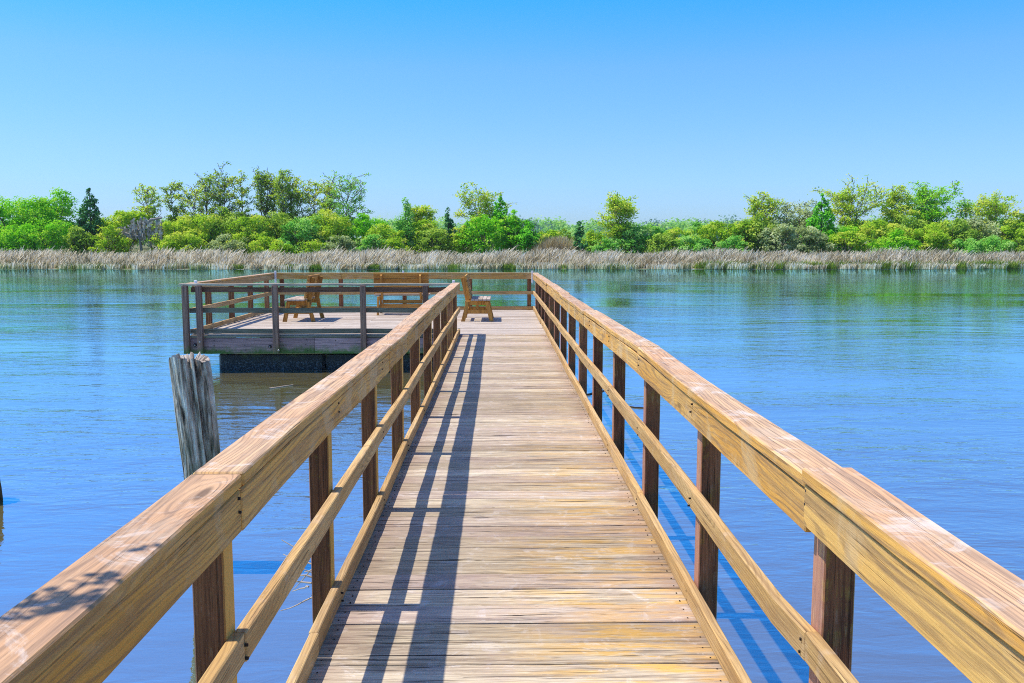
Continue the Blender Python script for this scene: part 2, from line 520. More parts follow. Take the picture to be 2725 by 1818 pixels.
# ------------------------------------------------------------------ water, ground
def water_mat():
    T = NT('river_water')
    geo = T.n('ShaderNodeNewGeometry')
    pos = geo.outputs['Position']
    sp = T.n('ShaderNodeSeparateXYZ'); T.t.links.new(pos, sp.inputs[0])
    x, y = sp.outputs[0], sp.outputs[1]
    v1 = T.comb(T.math('MULTIPLY', x, 0.55), T.math('MULTIPLY', y, 1.3), 0.0)
    v2 = T.comb(T.math('MULTIPLY', x, 1.6), T.math('MULTIPLY', y, 4.2), 3.0)
    a = T.noise(v1, 1.1, 3.0, 0.55, 0.8)
    b = T.noise(v2, 1.6, 3.0, 0.6, 0.6)
    c = T.noise(v2, 5.5, 2.0, 0.5, 0.3)
    wind = T.step(T.noise(T.comb(T.math('MULTIPLY', x, 0.05), T.math('MULTIPLY', y, 0.16), 1.0), 1.0, 4.0, 0.6, 0.5), 0.38, 0.62, 0.30, 1.25)
    shelter = T.step(y, 46.0, 80.0, 1.0, 0.16)
    nearc = T.step(y, 2.0, 10.0, 0.55, 1.0)
    amp = T.math('MULTIPLY', T.math('MULTIPLY', T.math('MULTIPLY', wind, shelter), nearc), T.step(x, 3.0, 22.0, 1.0, 0.5))
    h = T.math('ADD', T.math('MULTIPLY', a, 0.024), T.math('MULTIPLY', b, 0.0085))
    h = T.math('ADD', h, T.math('MULTIPLY', c, 0.0020))
    h = T.math('MULTIPLY', h, amp)
    nm = T.bump(h, 1.0, 1.0)
    mud = T.noise(pos, 0.25, 3.0)
    dcol = T.mix(mud, (0.20, 0.165, 0.06), (0.24, 0.195, 0.072))
    d = T.n('ShaderNodeBsdfDiffuse'); T.set(d.inputs['Color'], dcol)
    g = T.n('ShaderNodeBsdfGlossy'); T.set(g.inputs['Color'], (0.47, 0.87, 1.0))
    g.inputs['Roughness'].default_value = 0.03
    T.set(g.inputs['Normal'], nm)
    fr = T.n('ShaderNodeFresnel'); fr.inputs['IOR'].default_value = 1.33
    T.set(fr.inputs['Normal'], nm)
    fac = T.step(fr.outputs[0], 0.02, 0.85, 0.64, 0.97)
    mx = T.n('ShaderNodeMixShader')
    T.set(mx.inputs[0], fac)
    T.t.links.new(d.outputs[0], mx.inputs[1]); T.t.links.new(g.outputs[0], mx.inputs[2])
    T.t.links.new(mx.outputs[0], T.out.inputs[0])
    return T.m


M_WATER = water_mat()
bw = 2500.0
wat = np_mesh('water', [(-bw, -400, WATER), (bw, -400, WATER), (bw, 2600, WATER), (-bw, 2600, WATER)], [[0, 1, 2, 3]], M_WATER)
tag(wat, kind='structure', label='calm blue river water rippling below the dock')

SHORE = 86.0


def shore_y(x):
    return SHORE + 0.7 * math.sin(x * 0.13 + 1.0) + 0.4 * math.sin(x * 0.41) + 0.25 * math.sin(x * 1.3 + 2)


def ground_mat():
    T = NT('marsh_ground')
    geo = T.n('ShaderNodeNewGeometry').outputs['Position']
    n = T.noise(geo, 0.4, 5.0, 0.6)
    sp = T.n('ShaderNodeSeparateXYZ'); T.t.links.new(geo, sp.inputs[0])
    c = T.ramp(n, [(0.3, (0.10, 0.12, 0.03)), (0.55, (0.16, 0.16, 0.06)), (0.75, (0.25, 0.21, 0.13))])
    mudf = T.math('MULTIPLY', T.step(sp.outputs[1], SHORE + 0.2, SHORE + 3.0, 1.0, 0.0), T.step(T.noise(T.comb(T.math('MULTIPLY', sp.outputs[0], .3), 0.0, 0.0), 1.0, 3.0), .45, .6))
    c = T.mix(mudf, c, (0.42, 0.36, 0.27))
    T.principled(c, 0.9, T.bump(n, 0.5, 0.1), 0.1)
    return T.m


xs = np.concatenate([np.linspace(-1500, -140, 12), np.linspace(-130, 130, 260), np.linspace(140, 1500, 12)])
rows = [(-0.3, WATER - 0.25), (0.0, WATER + 0.01), (0.35, WATER + 0.07), (3.0, WATER + 0.14), (20, WATER + 0.3), (120, 0.0), (330, 3.0), (1000, 10.0), (2400, 12.0)]
gv, gf = [], []
for j, (dy, z) in enumerate(rows):
    for x in xs:
        gv.append((x, (shore_y(x) if dy < 30 else SHORE) + dy, z + (0.03 * math.sin(x * 2.1 + dy) if j == 2 else 0)))
nx = len(xs)
for j in range(len(rows) - 1):
    for i in range(nx - 1):
        gf.append((j * nx + i, j * nx + i + 1, (j + 1) * nx + i + 1, (j + 1) * nx + i))
tag(np_mesh('ground', gv, gf, ground_mat(), smooth=True), kind='structure', label='low marshy bank and land beyond the river')

# ------------------------------------------------------------------ walkway
XL, XR = -0.721, 0.865        # inner faces of the rails
RT = 0.038                    # rail board thickness
PS = 0.089                    # walkway posts
Y_FRONT, Y_FAR = 16.36, 22.4
Y_NEAR = -3.2

walk = thing('walkway', 'straight weathered plank walkway leading out to the square platform', 'walkway')
mb = MB()
y = Y_NEAR
q = random.Random(3)
while y < Y_FRONT - 0.02:
    wd = 0.184
    gap = q.choice([0.004, 0.006, 0.007, 0.009, 0.012, 0.015])
    z = q.uniform(-0.002, 0.002)
    x0, x1 = XL - RT - q.uniform(-0.004, 0.012), XR + RT + q.uniform(-0.004, 0.012)
    tilt = q.uniform(-0.004, 0.004)
    yc = y + wd / 2
    pts = [(x0 + (x1 - x0) * i / 8, yc + tilt * (i / 8 - .5) + q.uniform(-.0012, .0012), -0.019 + z + q.uniform(-.0008, .0008)) for i in range(9)]
    mb.sweep(pts, (0, wd, 0), (0, 0, 0.038))
    y += wd + gap
mb.build('deck', M_DECK, walk, bevel=0.004)
for xx in (XL - 0.012, 0.07, XR + 0.012):
    MB().line((xx, Y_NEAR, -0.16), (xx, Y_FRONT, -0.16), (0.045, 0, 0), (0, 0, 0.235), n=12, jit=0.001).build('stringer', M_FASC, walk)
for yy in (3.2, 9.8):
    for xx in (XL + 0.12, XR - 0.12):
        pm = MB(); pm.line((xx, yy, -2.2), (xx, yy, -0.28), (0.18, 0, 0), (0, 0.18, 0))
        pm.build('support_pile', M_PPOST, walk)
# pale fabric-like weight of dark nails, two per plank end
mb = MB()
y = Y_NEAR
for k in range(102):
    yc = Y_NEAR + 0.092 + k * 0.1893
    for xx in (XL + 0.02, XR - 0.02):
        for dy in (-0.05, 0.05):
            cx = xx + q.uniform(-.01, .01); cy = yc + dy + q.uniform(-.006, .006)
            mb.line((cx, cy, -0.01), (cx, cy, 0.0030), (0.006, 0, 0), (0, 0.006, 0))
mb.build('nail_heads', M_RUST, walk, bevel=0)['kind'] = 'stuff'


def interp(tab, y):
    ys = [t[0] for t in tab]; zs = [t[1] for t in tab]
    return float(np.interp(y, ys, zs))


CAP_R = [(-3, 1.03), (1.3, 1.018), (2.417, 1.030), (2.422, 1.006), (3.3, 1.002), (3.9, 1.006), (5.3, 1.014), (8, .992), (10.3, .976), (12.5, .970), (16, .960), (22.5, .945)]
CAP_L = [(-3, 1.03), (1.5, 1.02), (2.5, 1.018), (4, 1.010), (5.7, .992), (6.7, .980), (7.6, .985), (9.75, .990), (13, .975), (16.4, .962)]


def densify(y0, y1, step=0.3):
    n = max(2, int((y1 - y0) / step))
    return [y0 + (y1 - y0) * i / n for i in range(n + 1)]


def side_railing(label, xin, sgn, prof, joints, posts, midj, kickj, y_end):
    """sgn: -1 left side, +1 right side; xin = inner face of the rails"""
    t = thing('railing', label, 'railing', (xin, 0, 0), group='railings along the walkway and platform')
    o = (xin, 0, 0)
    qq = random.Random(int(abs(xin) * 1000))
    cw, ct = 0.142, 0.040
    fh = 0.122
    for k in range(len(joints) - 1):
        y0, y1 = joints[k] + 0.003, joints[k + 1] - 0.003
        dx = qq.uniform(-0.006, 0.006); dz = qq.uniform(-0.003, 0.004)
        if sgn > 0 and k == 0:
            dx = -0.010
        ys = densify(y0, y1)
        pts = [(xin + sgn * (cw / 2 - 0.006) + dx + 0.004 * math.sin(y * 1.1 + k), y, interp(prof, y) - ct / 2 + dz + 0.003 * math.sin(y * 2.3 + k)) for y in ys]
        b = MB().sweep(pts, (cw, 0, 0), (0, 0, ct), jit=0.0012)
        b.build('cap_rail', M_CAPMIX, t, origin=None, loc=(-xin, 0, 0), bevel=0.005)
        # the fascia board below the cap, on the inner side of the posts
        pts = [(xin + sgn * (RT / 2) + 0.5 * dx, y, interp(prof, y) - ct - 0.004 - fh / 2 + 0.003 * math.sin(y * 1.9 + k)) for y in densify(joints[k] + 0.002, joints[k + 1] - 0.003)]
        MB().sweep(pts, (RT, 0, 0), (0, 0, fh), jit=0.001).build('top_board', M_GOLD, t, loc=(-xin, 0, 0), bevel=0.004)
    for k in range(len(midj) - 1):
        ys = densify(midj[k] + 0.0015, midj[k + 1] - 0.0015)
        dx = qq.uniform(-0.003, 0.003)
        pts = [(xin + sgn * (RT / 2) + dx + 0.003 * math.sin(y * 1.7 + k), y, 0.556 - 0.0885 / 2 + (interp(prof, y) - 1.02) * 0.9 + 0.003 * math.sin(y * 1.3 + 2 * k)) for y in ys]
        MB().sweep(pts, (RT, 0, 0), (0, 0, 0.0885), jit=0.001).build('mid_rail', M_RAIL, t, loc=(-xin, 0, 0), bevel=0.004)
    for k in range(len(kickj) - 1):
        ys = densify(kickj[k] + 0.002, kickj[k + 1] - 0.002)
        dx = qq.uniform(-0.004, 0.004)
        pts = [(xin + sgn * (RT / 2) + dx + 0.003 * math.sin(y * 1.3 + k), y, 0.061 + 0.002 * math.sin(y * 2.1)) for y in ys]
        MB().sweep(pts, (RT, 0, 0), (0, 0, 0.09), jit=0.001).build('kick_board', M_RAIL, t, loc=(-xin, 0, 0), bevel=0.004)
    for y in posts:
        xc = xin + sgn * (RT + PS / 2 + 0.001)
        zt = interp(prof, y) - ct - 0.006
        lean = qq.uniform(-0.006, 0.006)
        MB().line((xc + lean * 0, y + PS / 2, -0.34), (xc, y + PS / 2 + lean, zt), (PS, 0, 0), (0, PS, 0), n=4, jit=0.0006, rnd=qq.random()).build('post', M_POST_BOUNCE, t, loc=(-xin, 0, 0), bevel=0.004)
    # nail heads at each post
    nb = MB()
    for y in posts:
        for zc in (0.50, 0.045, interp(prof, y) - 0.085):
            for dz in (-0.02, 0.02):
                yy = y + PS / 2 + qq.uniform(-.015, .015)
                z_ = zc + dz + ((interp(prof, y) - 1.02) * 0.9 if zc == 0.5 else 0)
                nb.line((xin + sgn * 0.01, yy, z_), (xin - sgn * 0.006, yy, z_), (0, 0.007, 0), (0, 0, 0.007))
    nb.build('nail_heads', M_RUST, t, loc=(-xin, 0, 0), bevel=0)['kind'] = 'stuff'
    return t


# cap boards: bleached top, golden sides (a real difference in weathering by which face sees the sun)
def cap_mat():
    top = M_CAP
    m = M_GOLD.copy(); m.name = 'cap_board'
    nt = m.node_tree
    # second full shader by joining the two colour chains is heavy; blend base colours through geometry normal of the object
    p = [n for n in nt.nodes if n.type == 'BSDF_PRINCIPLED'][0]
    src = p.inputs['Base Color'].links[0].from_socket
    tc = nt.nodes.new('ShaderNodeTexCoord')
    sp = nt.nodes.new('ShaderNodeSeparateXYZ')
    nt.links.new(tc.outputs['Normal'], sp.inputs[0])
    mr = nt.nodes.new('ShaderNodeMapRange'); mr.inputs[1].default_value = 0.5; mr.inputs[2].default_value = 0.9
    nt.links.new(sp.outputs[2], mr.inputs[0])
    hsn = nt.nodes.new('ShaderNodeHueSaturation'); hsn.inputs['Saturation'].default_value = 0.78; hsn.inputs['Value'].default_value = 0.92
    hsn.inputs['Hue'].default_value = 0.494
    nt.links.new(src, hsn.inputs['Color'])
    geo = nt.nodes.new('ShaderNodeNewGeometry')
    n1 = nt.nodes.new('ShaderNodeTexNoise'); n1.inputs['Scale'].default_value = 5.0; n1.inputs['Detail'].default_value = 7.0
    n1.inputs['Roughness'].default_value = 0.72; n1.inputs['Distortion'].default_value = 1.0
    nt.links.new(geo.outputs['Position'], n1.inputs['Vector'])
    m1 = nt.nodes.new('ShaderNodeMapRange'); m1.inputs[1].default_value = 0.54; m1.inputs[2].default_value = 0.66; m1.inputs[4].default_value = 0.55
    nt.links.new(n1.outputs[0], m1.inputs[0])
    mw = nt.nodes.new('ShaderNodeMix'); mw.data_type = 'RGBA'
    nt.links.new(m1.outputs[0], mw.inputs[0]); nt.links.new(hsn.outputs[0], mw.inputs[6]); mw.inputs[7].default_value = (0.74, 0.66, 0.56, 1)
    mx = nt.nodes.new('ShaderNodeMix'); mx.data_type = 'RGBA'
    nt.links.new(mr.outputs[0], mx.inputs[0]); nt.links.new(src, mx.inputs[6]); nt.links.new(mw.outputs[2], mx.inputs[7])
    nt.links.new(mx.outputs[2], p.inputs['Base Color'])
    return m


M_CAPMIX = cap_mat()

lposts = [-2.1 + 1.5 * k - 0.0 for k in range(0, 13) if -2.1 + 1.5 * k < 16.3]
lposts = [2.36 + 1.5 * k for k in range(-3, 10)]
rposts = [2.36 + 1.5 * k for k in range(-3, 14)]
side_railing('left railing of the walkway, running from the camera to the platform edge', XL, -1, CAP_L,
             [Y_NEAR, 2.42, 5.75, 9.2, 12.8, Y_FRONT], lposts, [Y_NEAR, 2.42, 5.6, 8.9, 12.4, Y_FRONT], [Y_NEAR, 3.4, 6.9, 9.9, 13.1, Y_FRONT], Y_FRONT)
rr = side_railing('long right railing running unbroken from the camera to the far platform corner', XR, 1, CAP_R,
                  [Y_NEAR, 2.42, 5.48, 9.0, 12.5, 16.0, 19.2, 22.56], rposts, [Y_NEAR, 2.38, 6.9, 9.9, 12.9, 16.6, 19.6, 22.45],
                  [Y_NEAR, 5.4, 8.4, 11.4, 15.2, 18.4, 22.43], 22.5)

# ------------------------------------------------------------------ platform
plat = thing('platform', 'square wooden fishing platform on black floats at the end of the walkway', 'platform', (-2.4, 19.4, 0))
PO = (2.4, -19.4, 0)
PXL = -5.66                   # inner face of left rails
mb = MB()
y = Y_FRONT + 0.004
while y < Y_FAR + 0.1:
    wd = 0.140
    yc = y + wd / 2
    z = q.uniform(-.002, .002)
    xsplit = q.choice([-3.5, -2.0, -0.8, -2.8])
    for (a0, a1) in ((PXL - 0.05, xsplit - 0.002), (xsplit + 0.002, XR + RT + 0.005)):
        pts = [(a0 + (a1 - a0) * i / 5, yc, -0.019 + z + q.uniform(-.001, .001)) for i in range(6)]
        mb.sweep(pts, (0, wd, 0), (0, 0, 0.038))
    y += wd + q.choice([0.004, 0.006, 0.008])
mb.build('deck', M_DECK2, plat, loc=PO, bevel=0.004)
# front, left, far fascia
MB().line((PXL - 0.05, Y_FRONT - 0.030, -0.037), (XL - 0.18, Y_FRONT - 0.030, -0.037), (0, 0.045, 0), (0, 0, 0.036), n=12, jit=0.002).build('edge_board', M_GREY, plat, loc=PO)
MB().line((PXL - 0.10, Y_FRONT - 0.022, -0.209), (-3.42, Y_FRONT - 0.022, -0.209), (0, 0.05, 0), (0, 0, 0.29), n=10, jit=0.001).build('fascia', M_FASC, plat, loc=PO)
MB().line((-3.416, Y_FRONT - 0.022, -0.209), (XL - 0.17, Y_FRONT - 0.022, -0.209), (0, 0.05, 0), (0, 0, 0.29), n=10, jit=0.001).build('fascia', M_FASC, plat, loc=PO)
MB().line((PXL - 0.075, Y_FRONT + 0.006, -0.20), (PXL - 0.075, Y_FAR + 0.1, -0.20), (0.045, 0, 0), (0, 0, 0.31), n=10).build('fascia', M_FASC, plat, loc=PO)
MB().line((XR + RT + 0.115, Y_FRONT, -0.20), (XR + RT + 0.115, Y_FAR + 0.1, -0.20), (0.045, 0, 0), (0, 0, 0.31), n=10).build('fascia', M_FASC, plat, loc=PO)
MB().line((PXL, Y_FAR + 0.16, -0.20), (XR + RT, Y_FAR + 0.16, -0.20), (0, 0.045, 0), (0, 0, 0.31), n=10).build('fascia', M_FASC, plat, loc=PO)
for k, (fx0, fx1) in enumerate(((-5.30, -3.305), (-3.295, -1.3), (-1.29, 0.75))):
    for fy0, fy1 in ((16.62, 19.1), (19.3, 21.9)):
        fb = MB()
        zt, zb = -0.37, -0.95
        fb.line(((fx0 + fx1) / 2, fy0, (zt + zb) / 2), ((fx0 + fx1) / 2, fy1, (zt + zb) / 2), (fx1 - fx0, 0, 0), (0, 0, zt - zb), n=6, jit=0.004)
        fb.build('float', M_FLOAT, plat, loc=PO, bevel=0.05)


def disc(name, c, r, th, mat, parent, loc, n=12, axis='Y', dome=0.4):
    v, f = [], []
    cx, cy, cz = c
    for j, (rr_, d) in enumerate(((r, 0), (r, th * 0.6), (r * 0.75, th), (0.001, th * (1 + dome)))):
        for i in range(n):
            a_ = 2 * math.pi * i / n
            v.append((cx + rr_ * math.cos(a_), cy - d, cz + rr_ * math.sin(a_)))
    for j in range(3):
        for i in range(n):
            f.append((j * n + i, j * n + (i + 1) % n, (j + 1) * n + (i + 1) % n, (j + 1) * n + i))
    return np_mesh(name, v, f, mat, parent, loc=loc)


for (bx, bz, br) in ((-4.24, -0.225, 0.032), (-5.62, -0.19, 0.034), (-5.50, -0.12, 0.018), (-4.06, -0.28, 0.018)):
    disc('washer', (bx, Y_FRONT - 0.049 if br > .03 else Y_FRONT - 0.145, bz), br, 0.008, M_RUST if br > 0.03 else M_STEEL, plat, PO)
    disc('bolt', (bx, Y_FRONT - 0.057 if br > .03 else Y_FRONT - 0.153, bz), br * 0.5, 0.02, M_STEEL, plat, PO, n=6)
nb = MB()
for k in range(9):
    bx = -5.25 + k * 0.56
    for bz in (-0.10, -0.20, -0.29):
        x_, z_ = bx + q.uniform(-.03, .03), bz + q.uniform(-.012, .012)
        nb.line((x_, Y_FRONT - 0.04, z_), (x_, Y_FRONT - 0.051, z_), (0.014, 0, 0), (0, 0, 0.014))
nb.build('nail_heads', M_RUST, plat, loc=PO, bevel=0)['kind'] = 'stuff'


def straight_railing(label, mode):
    """mode: 'front', 'far' (boards along X) or 'left' (boards along Y)"""
    P = 0.098
    if mode == 'front':
        t = thing('railing', label, 'railing', (-3.2, Y_FRONT, 0), group='railings along the walkway and platform')
        L_ = (3.2, -Y_FRONT, 0)
        x0, x1 = PXL - 0.20, XL - RT - 0.10
        yr = Y_FRONT + RT / 2 + 0.004
        ptsz = lambda a, b, z: [(a + (b - a) * i / 14, yr, z + 0.004 * math.sin(i * .9)) for i in range(15)]
        capm = [(x0 + (x1 + 0.02 - x0) * i / 20, Y_FRONT - 0.02, 0.925 + 0.004 * math.sin(i * 1.3)) for i in range(21)]
        MB().sweep(capm, (0, 0.16, 0), (0, 0, 0.036), jit=0.003).build('cap_rail', M_GREY2, t, loc=L_, bevel=0.004)
        MB().sweep(ptsz(PXL - 0.02, x1, 0.905 - 0.036 - 0.045 + 0.004), (0, RT, 0), (0, 0, 0.09)).build('top_board', M_REDF, t, loc=L_)
        MB().sweep(ptsz(PXL - 0.06, x1, 0.445), (0, RT, 0), (0, 0, 0.089)).build('mid_rail', M_GREY, t, loc=L_)
        MB().sweep(ptsz(PXL - 0.06, x1, 0.057), (0, RT, 0), (0, 0, 0.089)).build('kick_board', M_GREY, t, loc=L_)
        for x in (-5.75, -5.50, -4.11, -2.50, -1.35):
            MB().line((x, Y_FRONT - P / 2 - 0.048, -0.345), (x, Y_FRONT - P / 2 - 0.048, 0.905), (P, 0, 0), (0, P, 0), n=3, jit=0.001).build('post', M_PPOST, t, loc=L_)
        bk = [(PXL + 0.06, Y_FRONT + 0.06), (XL - 0.12, Y_FRONT + 0.05)]
    elif mode == 'far':
        t = thing('railing', label, 'railing', (-2.4, Y_FAR, 0), group='railings along the walkway and platform')
        L_ = (2.4, -Y_FAR, 0)
        yr = Y_FAR + RT / 2
        x0, x1 = PXL + 0.002, XR - 0.002
        jo = [x0, -4.0, -2.42, -0.75, x1]
        for k, (a, b) in enumerate(((x0, -2.42), (-2.416, x1))):
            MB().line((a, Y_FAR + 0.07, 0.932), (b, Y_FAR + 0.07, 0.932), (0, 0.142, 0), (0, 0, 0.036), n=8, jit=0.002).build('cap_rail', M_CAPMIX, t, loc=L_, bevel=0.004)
        for k, (a, b) in enumerate(((x0, -3.98), (-3.976, -0.75), (-0.746, x1))):
            MB().line((a, yr, 0.850), (b, yr, 0.850), (0, RT, 0), (0, 0, 0.122), n=6, jit=0.001).build('top_board', M_GOLD, t, loc=L_)
            MB().line((a, yr, 0.446), (b, yr, 0.446), (0, RT, 0), (0, 0, 0.089), n=6, jit=0.001).build('mid_rail', M_RAIL, t, loc=L_)
            MB().line((a, yr, 0.056), (b, yr, 0.056), (0, RT, 0), (0, 0, 0.089), n=6, jit=0.001).build('kick_board', M_RAIL, t, loc=L_)
        for x in (-5.50, -4.01, -2.40, -0.73, 0.77):
            MB().line((x, Y_FAR + RT + P / 2 + 0.002, -0.30), (x, Y_FAR + RT + P / 2 + 0.002, 0.912), (P, 0, 0), (0, P, 0), n=3).build('post', M_POST, t, loc=L_)
        bk = [(PXL + 0.03, Y_FAR - 0.02), (-2.42, Y_FAR - 0.0), (XR - 0.02, Y_FAR - 0.03)]
    else:
        t = thing('railing', label, 'railing', (PXL, 19.4, 0), group='railings along the walkway and platform')
        L_ = (-PXL, -19.4, 0)
        y0, y1 = Y_FRONT + RT + 0.09, Y_FAR + 0.14
        for a, b in ((y0, 18.2), (18.204, y1)):
            MB().line((PXL - 0.07, a, 0.930), (PXL - 0.07, b, 0.930), (0.142, 0, 0), (0, 0, 0.036), n=8, jit=0.002).build('cap_rail', M_CAPMIX, t, loc=L_, bevel=0.004)
            MB().line((PXL - RT / 2, a, 0.848), (PXL - RT / 2, b - 0.13 * (b == y1), 0.848), (RT, 0, 0), (0, 0, 0.122), n=6).build('top_board', M_RAIL, t, loc=L_)
            MB().line((PXL - RT / 2, a - .07, 0.446), (PXL - RT / 2, b - .075, 0.446), (RT, 0, 0), (0, 0, 0.089), n=6).build('mid_rail', M_RAIL, t, loc=L_)
            MB().line((PXL - RT / 2, a - .07, 0.056), (PXL - RT / 2, b - .075, 0.056), (RT, 0, 0), (0, 0, 0.089), n=6).build('kick_board', M_RAIL, t, loc=L_)
        for yy in (17.55, 19.05, 20.5, 21.95):
            MB().line((PXL - RT - P / 2 - 0.002, yy, -0.30), (PXL - RT - P / 2 - 0.002, yy, 0.908), (P, 0, 0), (0, P, 0), n=3).build('post', M_POST, t, loc=L_)
        bk = []
    for (bx, by) in bk:
        b = MB()
        b.line((bx, by, 0.70 if mode == 'far' else 0.90), (bx, by, 1.0), (0.045, 0, 0), (0, 0.045, 0), n=1)
        b.build('corner_bracket', M_WHITE, t, loc=L_, bevel=0.004)
    return t


M_GREY2 = wood('dark_edged_cap', (0.50, 0.42, 0.31), (0.40, 0.33, 0.24), (0.16, 0.115, 0.08), ring=0.2, crack=0.6, white=0.3, var=0.1)
straight_railing('shaded front railing of the platform with grey green rails facing the camera', 'front')
straight_railing('far railing of the platform, behind the benches', 'far')
straight_railing('left side railing of the platform, sloping away behind the front railing', 'left')


# ------------------------------------------------------------------ benches
def make_bench(label, loc, rz, length=1.30):
    t = thing('bench', label, 'bench', loc, rz, group='wooden benches on the platform')
    half = length / 2
    ly = (-half + 0.10, half - 0.10)
    th = 0.045
    for yy in ly:
        s = 1 if yy > 0 else -1
        MB().poly_prism([(-.35, 0), (-.262, 0), (-.155, .434), (-.235, .434)], yy, th).build('leg', M_BENCH, t)
        MB().poly_prism([(.268, 0), (.358, 0), (.258, .434), (.172, .434)], yy, th).build('leg', M_BENCH, t)
        MB().poly_prism([(-.262, .352), (.262, .352), (.262, .448), (-.262, .448)], yy - s * (th + .002) / 1, th - .004).build('seat_frame', M_BENCH, t)
        MB().poly_prism([(-.262, .165), (.27, .165), (.27, .245), (-.262, .245)], yy - s * (th + .002), th - .006).build('stretcher', M_BENCH, t)
        MB().poly_prism([(-.232, .360), (-.14, .36), (-.262, .96), (-.355, .935)], yy - s * (2 * th + .004), th).build('back_stile', M_BENCH, t)
    for k in range(5):
        xc = -.088 + k * .0845
        MB().line((xc, -half, .4695), (xc, half, .4695), (.077, 0, 0), (0, 0, .038), n=4, jit=.001).build('seat_slat', M_SEAT, t)
    d = Vector((-.122, 0, .60)).normalized()
    nrm = Vector((d.z, 0, -d.x))
    p0 = Vector((-.14, 0, .36)) + nrm * (.019 + .002)
    for k in range(4):
        c = p0 + d * (.20 + k * .128)
        MB().line((c.x, -half, c.z), (c.x, half, c.z), tuple(nrm * .036), tuple(d * .118), n=4, jit=.001).build('back_slat', M_BENCH, t)
    MB().line((0.0, ly[0] + .07, .30), (0.0, ly[1] - .07, .30), (.04, 0, 0), (0, 0, .088)).build('long_brace', M_BENCH, t)
    MB().line((-.22, ly[0] + .07, .215), (-.22, ly[1] - .07, .215), (.04, 0, 0), (0, 0, .088)).build('long_brace', M_BENCH, t)
    return t


make_bench('wooden bench by the walkway end, its back to the left, facing the right railing', (-0.475, 19.60, 0), 0.0, 1.2)
make_bench('wooden bench near the left side of the platform, facing out to the left', (-4.32, 19.60, 0), math.pi, 1.2)
make_bench('wooden bench in the middle with its back to the camera, facing the far shore', (-2.31, 21.15, 0), math.pi / 2, 1.30)


# ------------------------------------------------------------------ pilings
def piling(label, base, top, r0, r1, seed, mat, name='piling', nseg=26, n=72, jag=0.05):
    qn = np.random.RandomState(seed)
    base, top = Vector(base), Vector(top)
    t = thing(name, label, 'piling', tuple(base))
    axis = top - base
    # radial profile with deep vertical splits
    ang = np.linspace(0, 2 * np.pi, n, endpoint=False)
    prof = np.ones(n)
    for kk in range(12):
        c = kk * 2 * np.pi / 12 + qn.uniform(-.2, .2); wd = qn.choice([0.04, 0.06, 0.13]); dp = qn.uniform(.10, .22) + .16 * (wd > .1)
        dd = np.abs((ang - c + np.pi) % (2 * np.pi) - np.pi)
        prof -= dp * np.exp(-(dd / wd) ** 2)
    prof += 0.05 * np.sin(3 * ang + 1) + 0.03 * qn.randn(n)
    toph = 0.008 * qn.randn(n) + 0.02 * np.sin(2 * ang + seed)
    vs, fs, uv = [], [], []
    for j in range(nseg + 1):
        tt = j / nseg
        rad = r0 + (r1 - r0) * tt
        c = base + axis * tt
        wob = 1 + 0.012 * qn.randn(n) + 0.04 * np.sin(tt * 9 + ang * 2)
        dep = 1.0 if j < nseg else 1.0
        rr_ = rad * (1 + (prof - 1) * (0.45 + 0.9 * tt)) * wob
        for i in range(n):
            zz = (toph[i] * (tt > .99)) * (1 if prof[i] > .85 else -1.0)
            vs.append((c.x - base.x + rr_[i] * math.cos(ang[i]), c.y - base.y + rr_[i] * math.sin(ang[i]), c.z - base.z + zz))
    for j in range(nseg):
        for i in range(n):
            i2 = (i + 1) % n
            fs.append((j * n + i, j * n + i2, (j + 1) * n + i2, (j + 1) * n + i))
            uv.append([(j / nseg * axis.length, ang[i] * r0), (j / nseg * axis.length, (ang[i] + ang[1]) * r0),
                       ((j + 1) / nseg * axis.length, (ang[i] + ang[1]) * r0), ((j + 1) / nseg * axis.length, ang[i] * r0)])
    # broken top: inner rings
    last = nseg * n
    for ring, k in enumerate((0.7, 0.35)):
        for i in range(n):
            p = vs[last + i]
            cx, cy = top.x - base.x, top.y - base.y
            vs.append((cx + (p[0] - cx) * k, cy + (p[1] - cy) * k, top.z - base.z - 0.02 - 0.03 * qn.rand()))
        s0 = last + (ring) * n; s1 = last + (ring + 1) * n
        for i in range(n):
            i2 = (i + 1) % n
            fs.append((s0 + i, s0 + i2, s1 + i2, s1 + i)); uv.append([(9, i * .01), (9, i * .01 + .01), (9.05, i * .01 + .01), (9.05, i * .01)])
    m = MB(); m.v = [Vector(v) for v in vs]; m.f = [list(f) for f in fs]; m.uv = uv; m.r = [0.5] * len(fs)
    cidx = len(m.v); m.v.append(Vector((top.x - base.x, top.y - base.y, top.z - base.z - .04)))
    s1 = last + 2 * n
    for i in range(n):
        m.f.append([s1 + i, s1 + (i + 1) % n, cidx]); m.uv.append([(9, 0), (9, .01), (9.02, .005)]); m.r.append(.5)
    m.build('shaft', mat, t, bevel=0)
    return t


YP = 6.3
pt = at(431, 822, YP)
pb = at(494, 1330, YP)
sl = (pb.x - pt.x) / (pb.z - pt.z)
pz = -1.6
piling('weathered grey wooden piling leaning behind the left railing, split and broken at the top',
       (pt.x + sl * (pz - pt.z), YP, pz), (pt.x, YP, pt.z), 0.115, 0.137, 5, M_PILE)
M_PILE2 = wood('dark_wet_piling', (0.14, 0.085, 0.03), (0.09, 0.055, 0.02), (0.03, 0.018, 0.01), ring=0.3, crack=0.9, var=0.1, bumpd=0.02)
e0 = at(9, 1150, 8.0)
piling('dark brown piling at the left edge of the photo, only its edge in view',
       (e0.x - 0.15 + 0.05, 8.0, WATER - 0.9), (e0.x - 0.15 - 0.05, 8.0, -0.27), 0.14, 0.13, 11, M_PILE2)

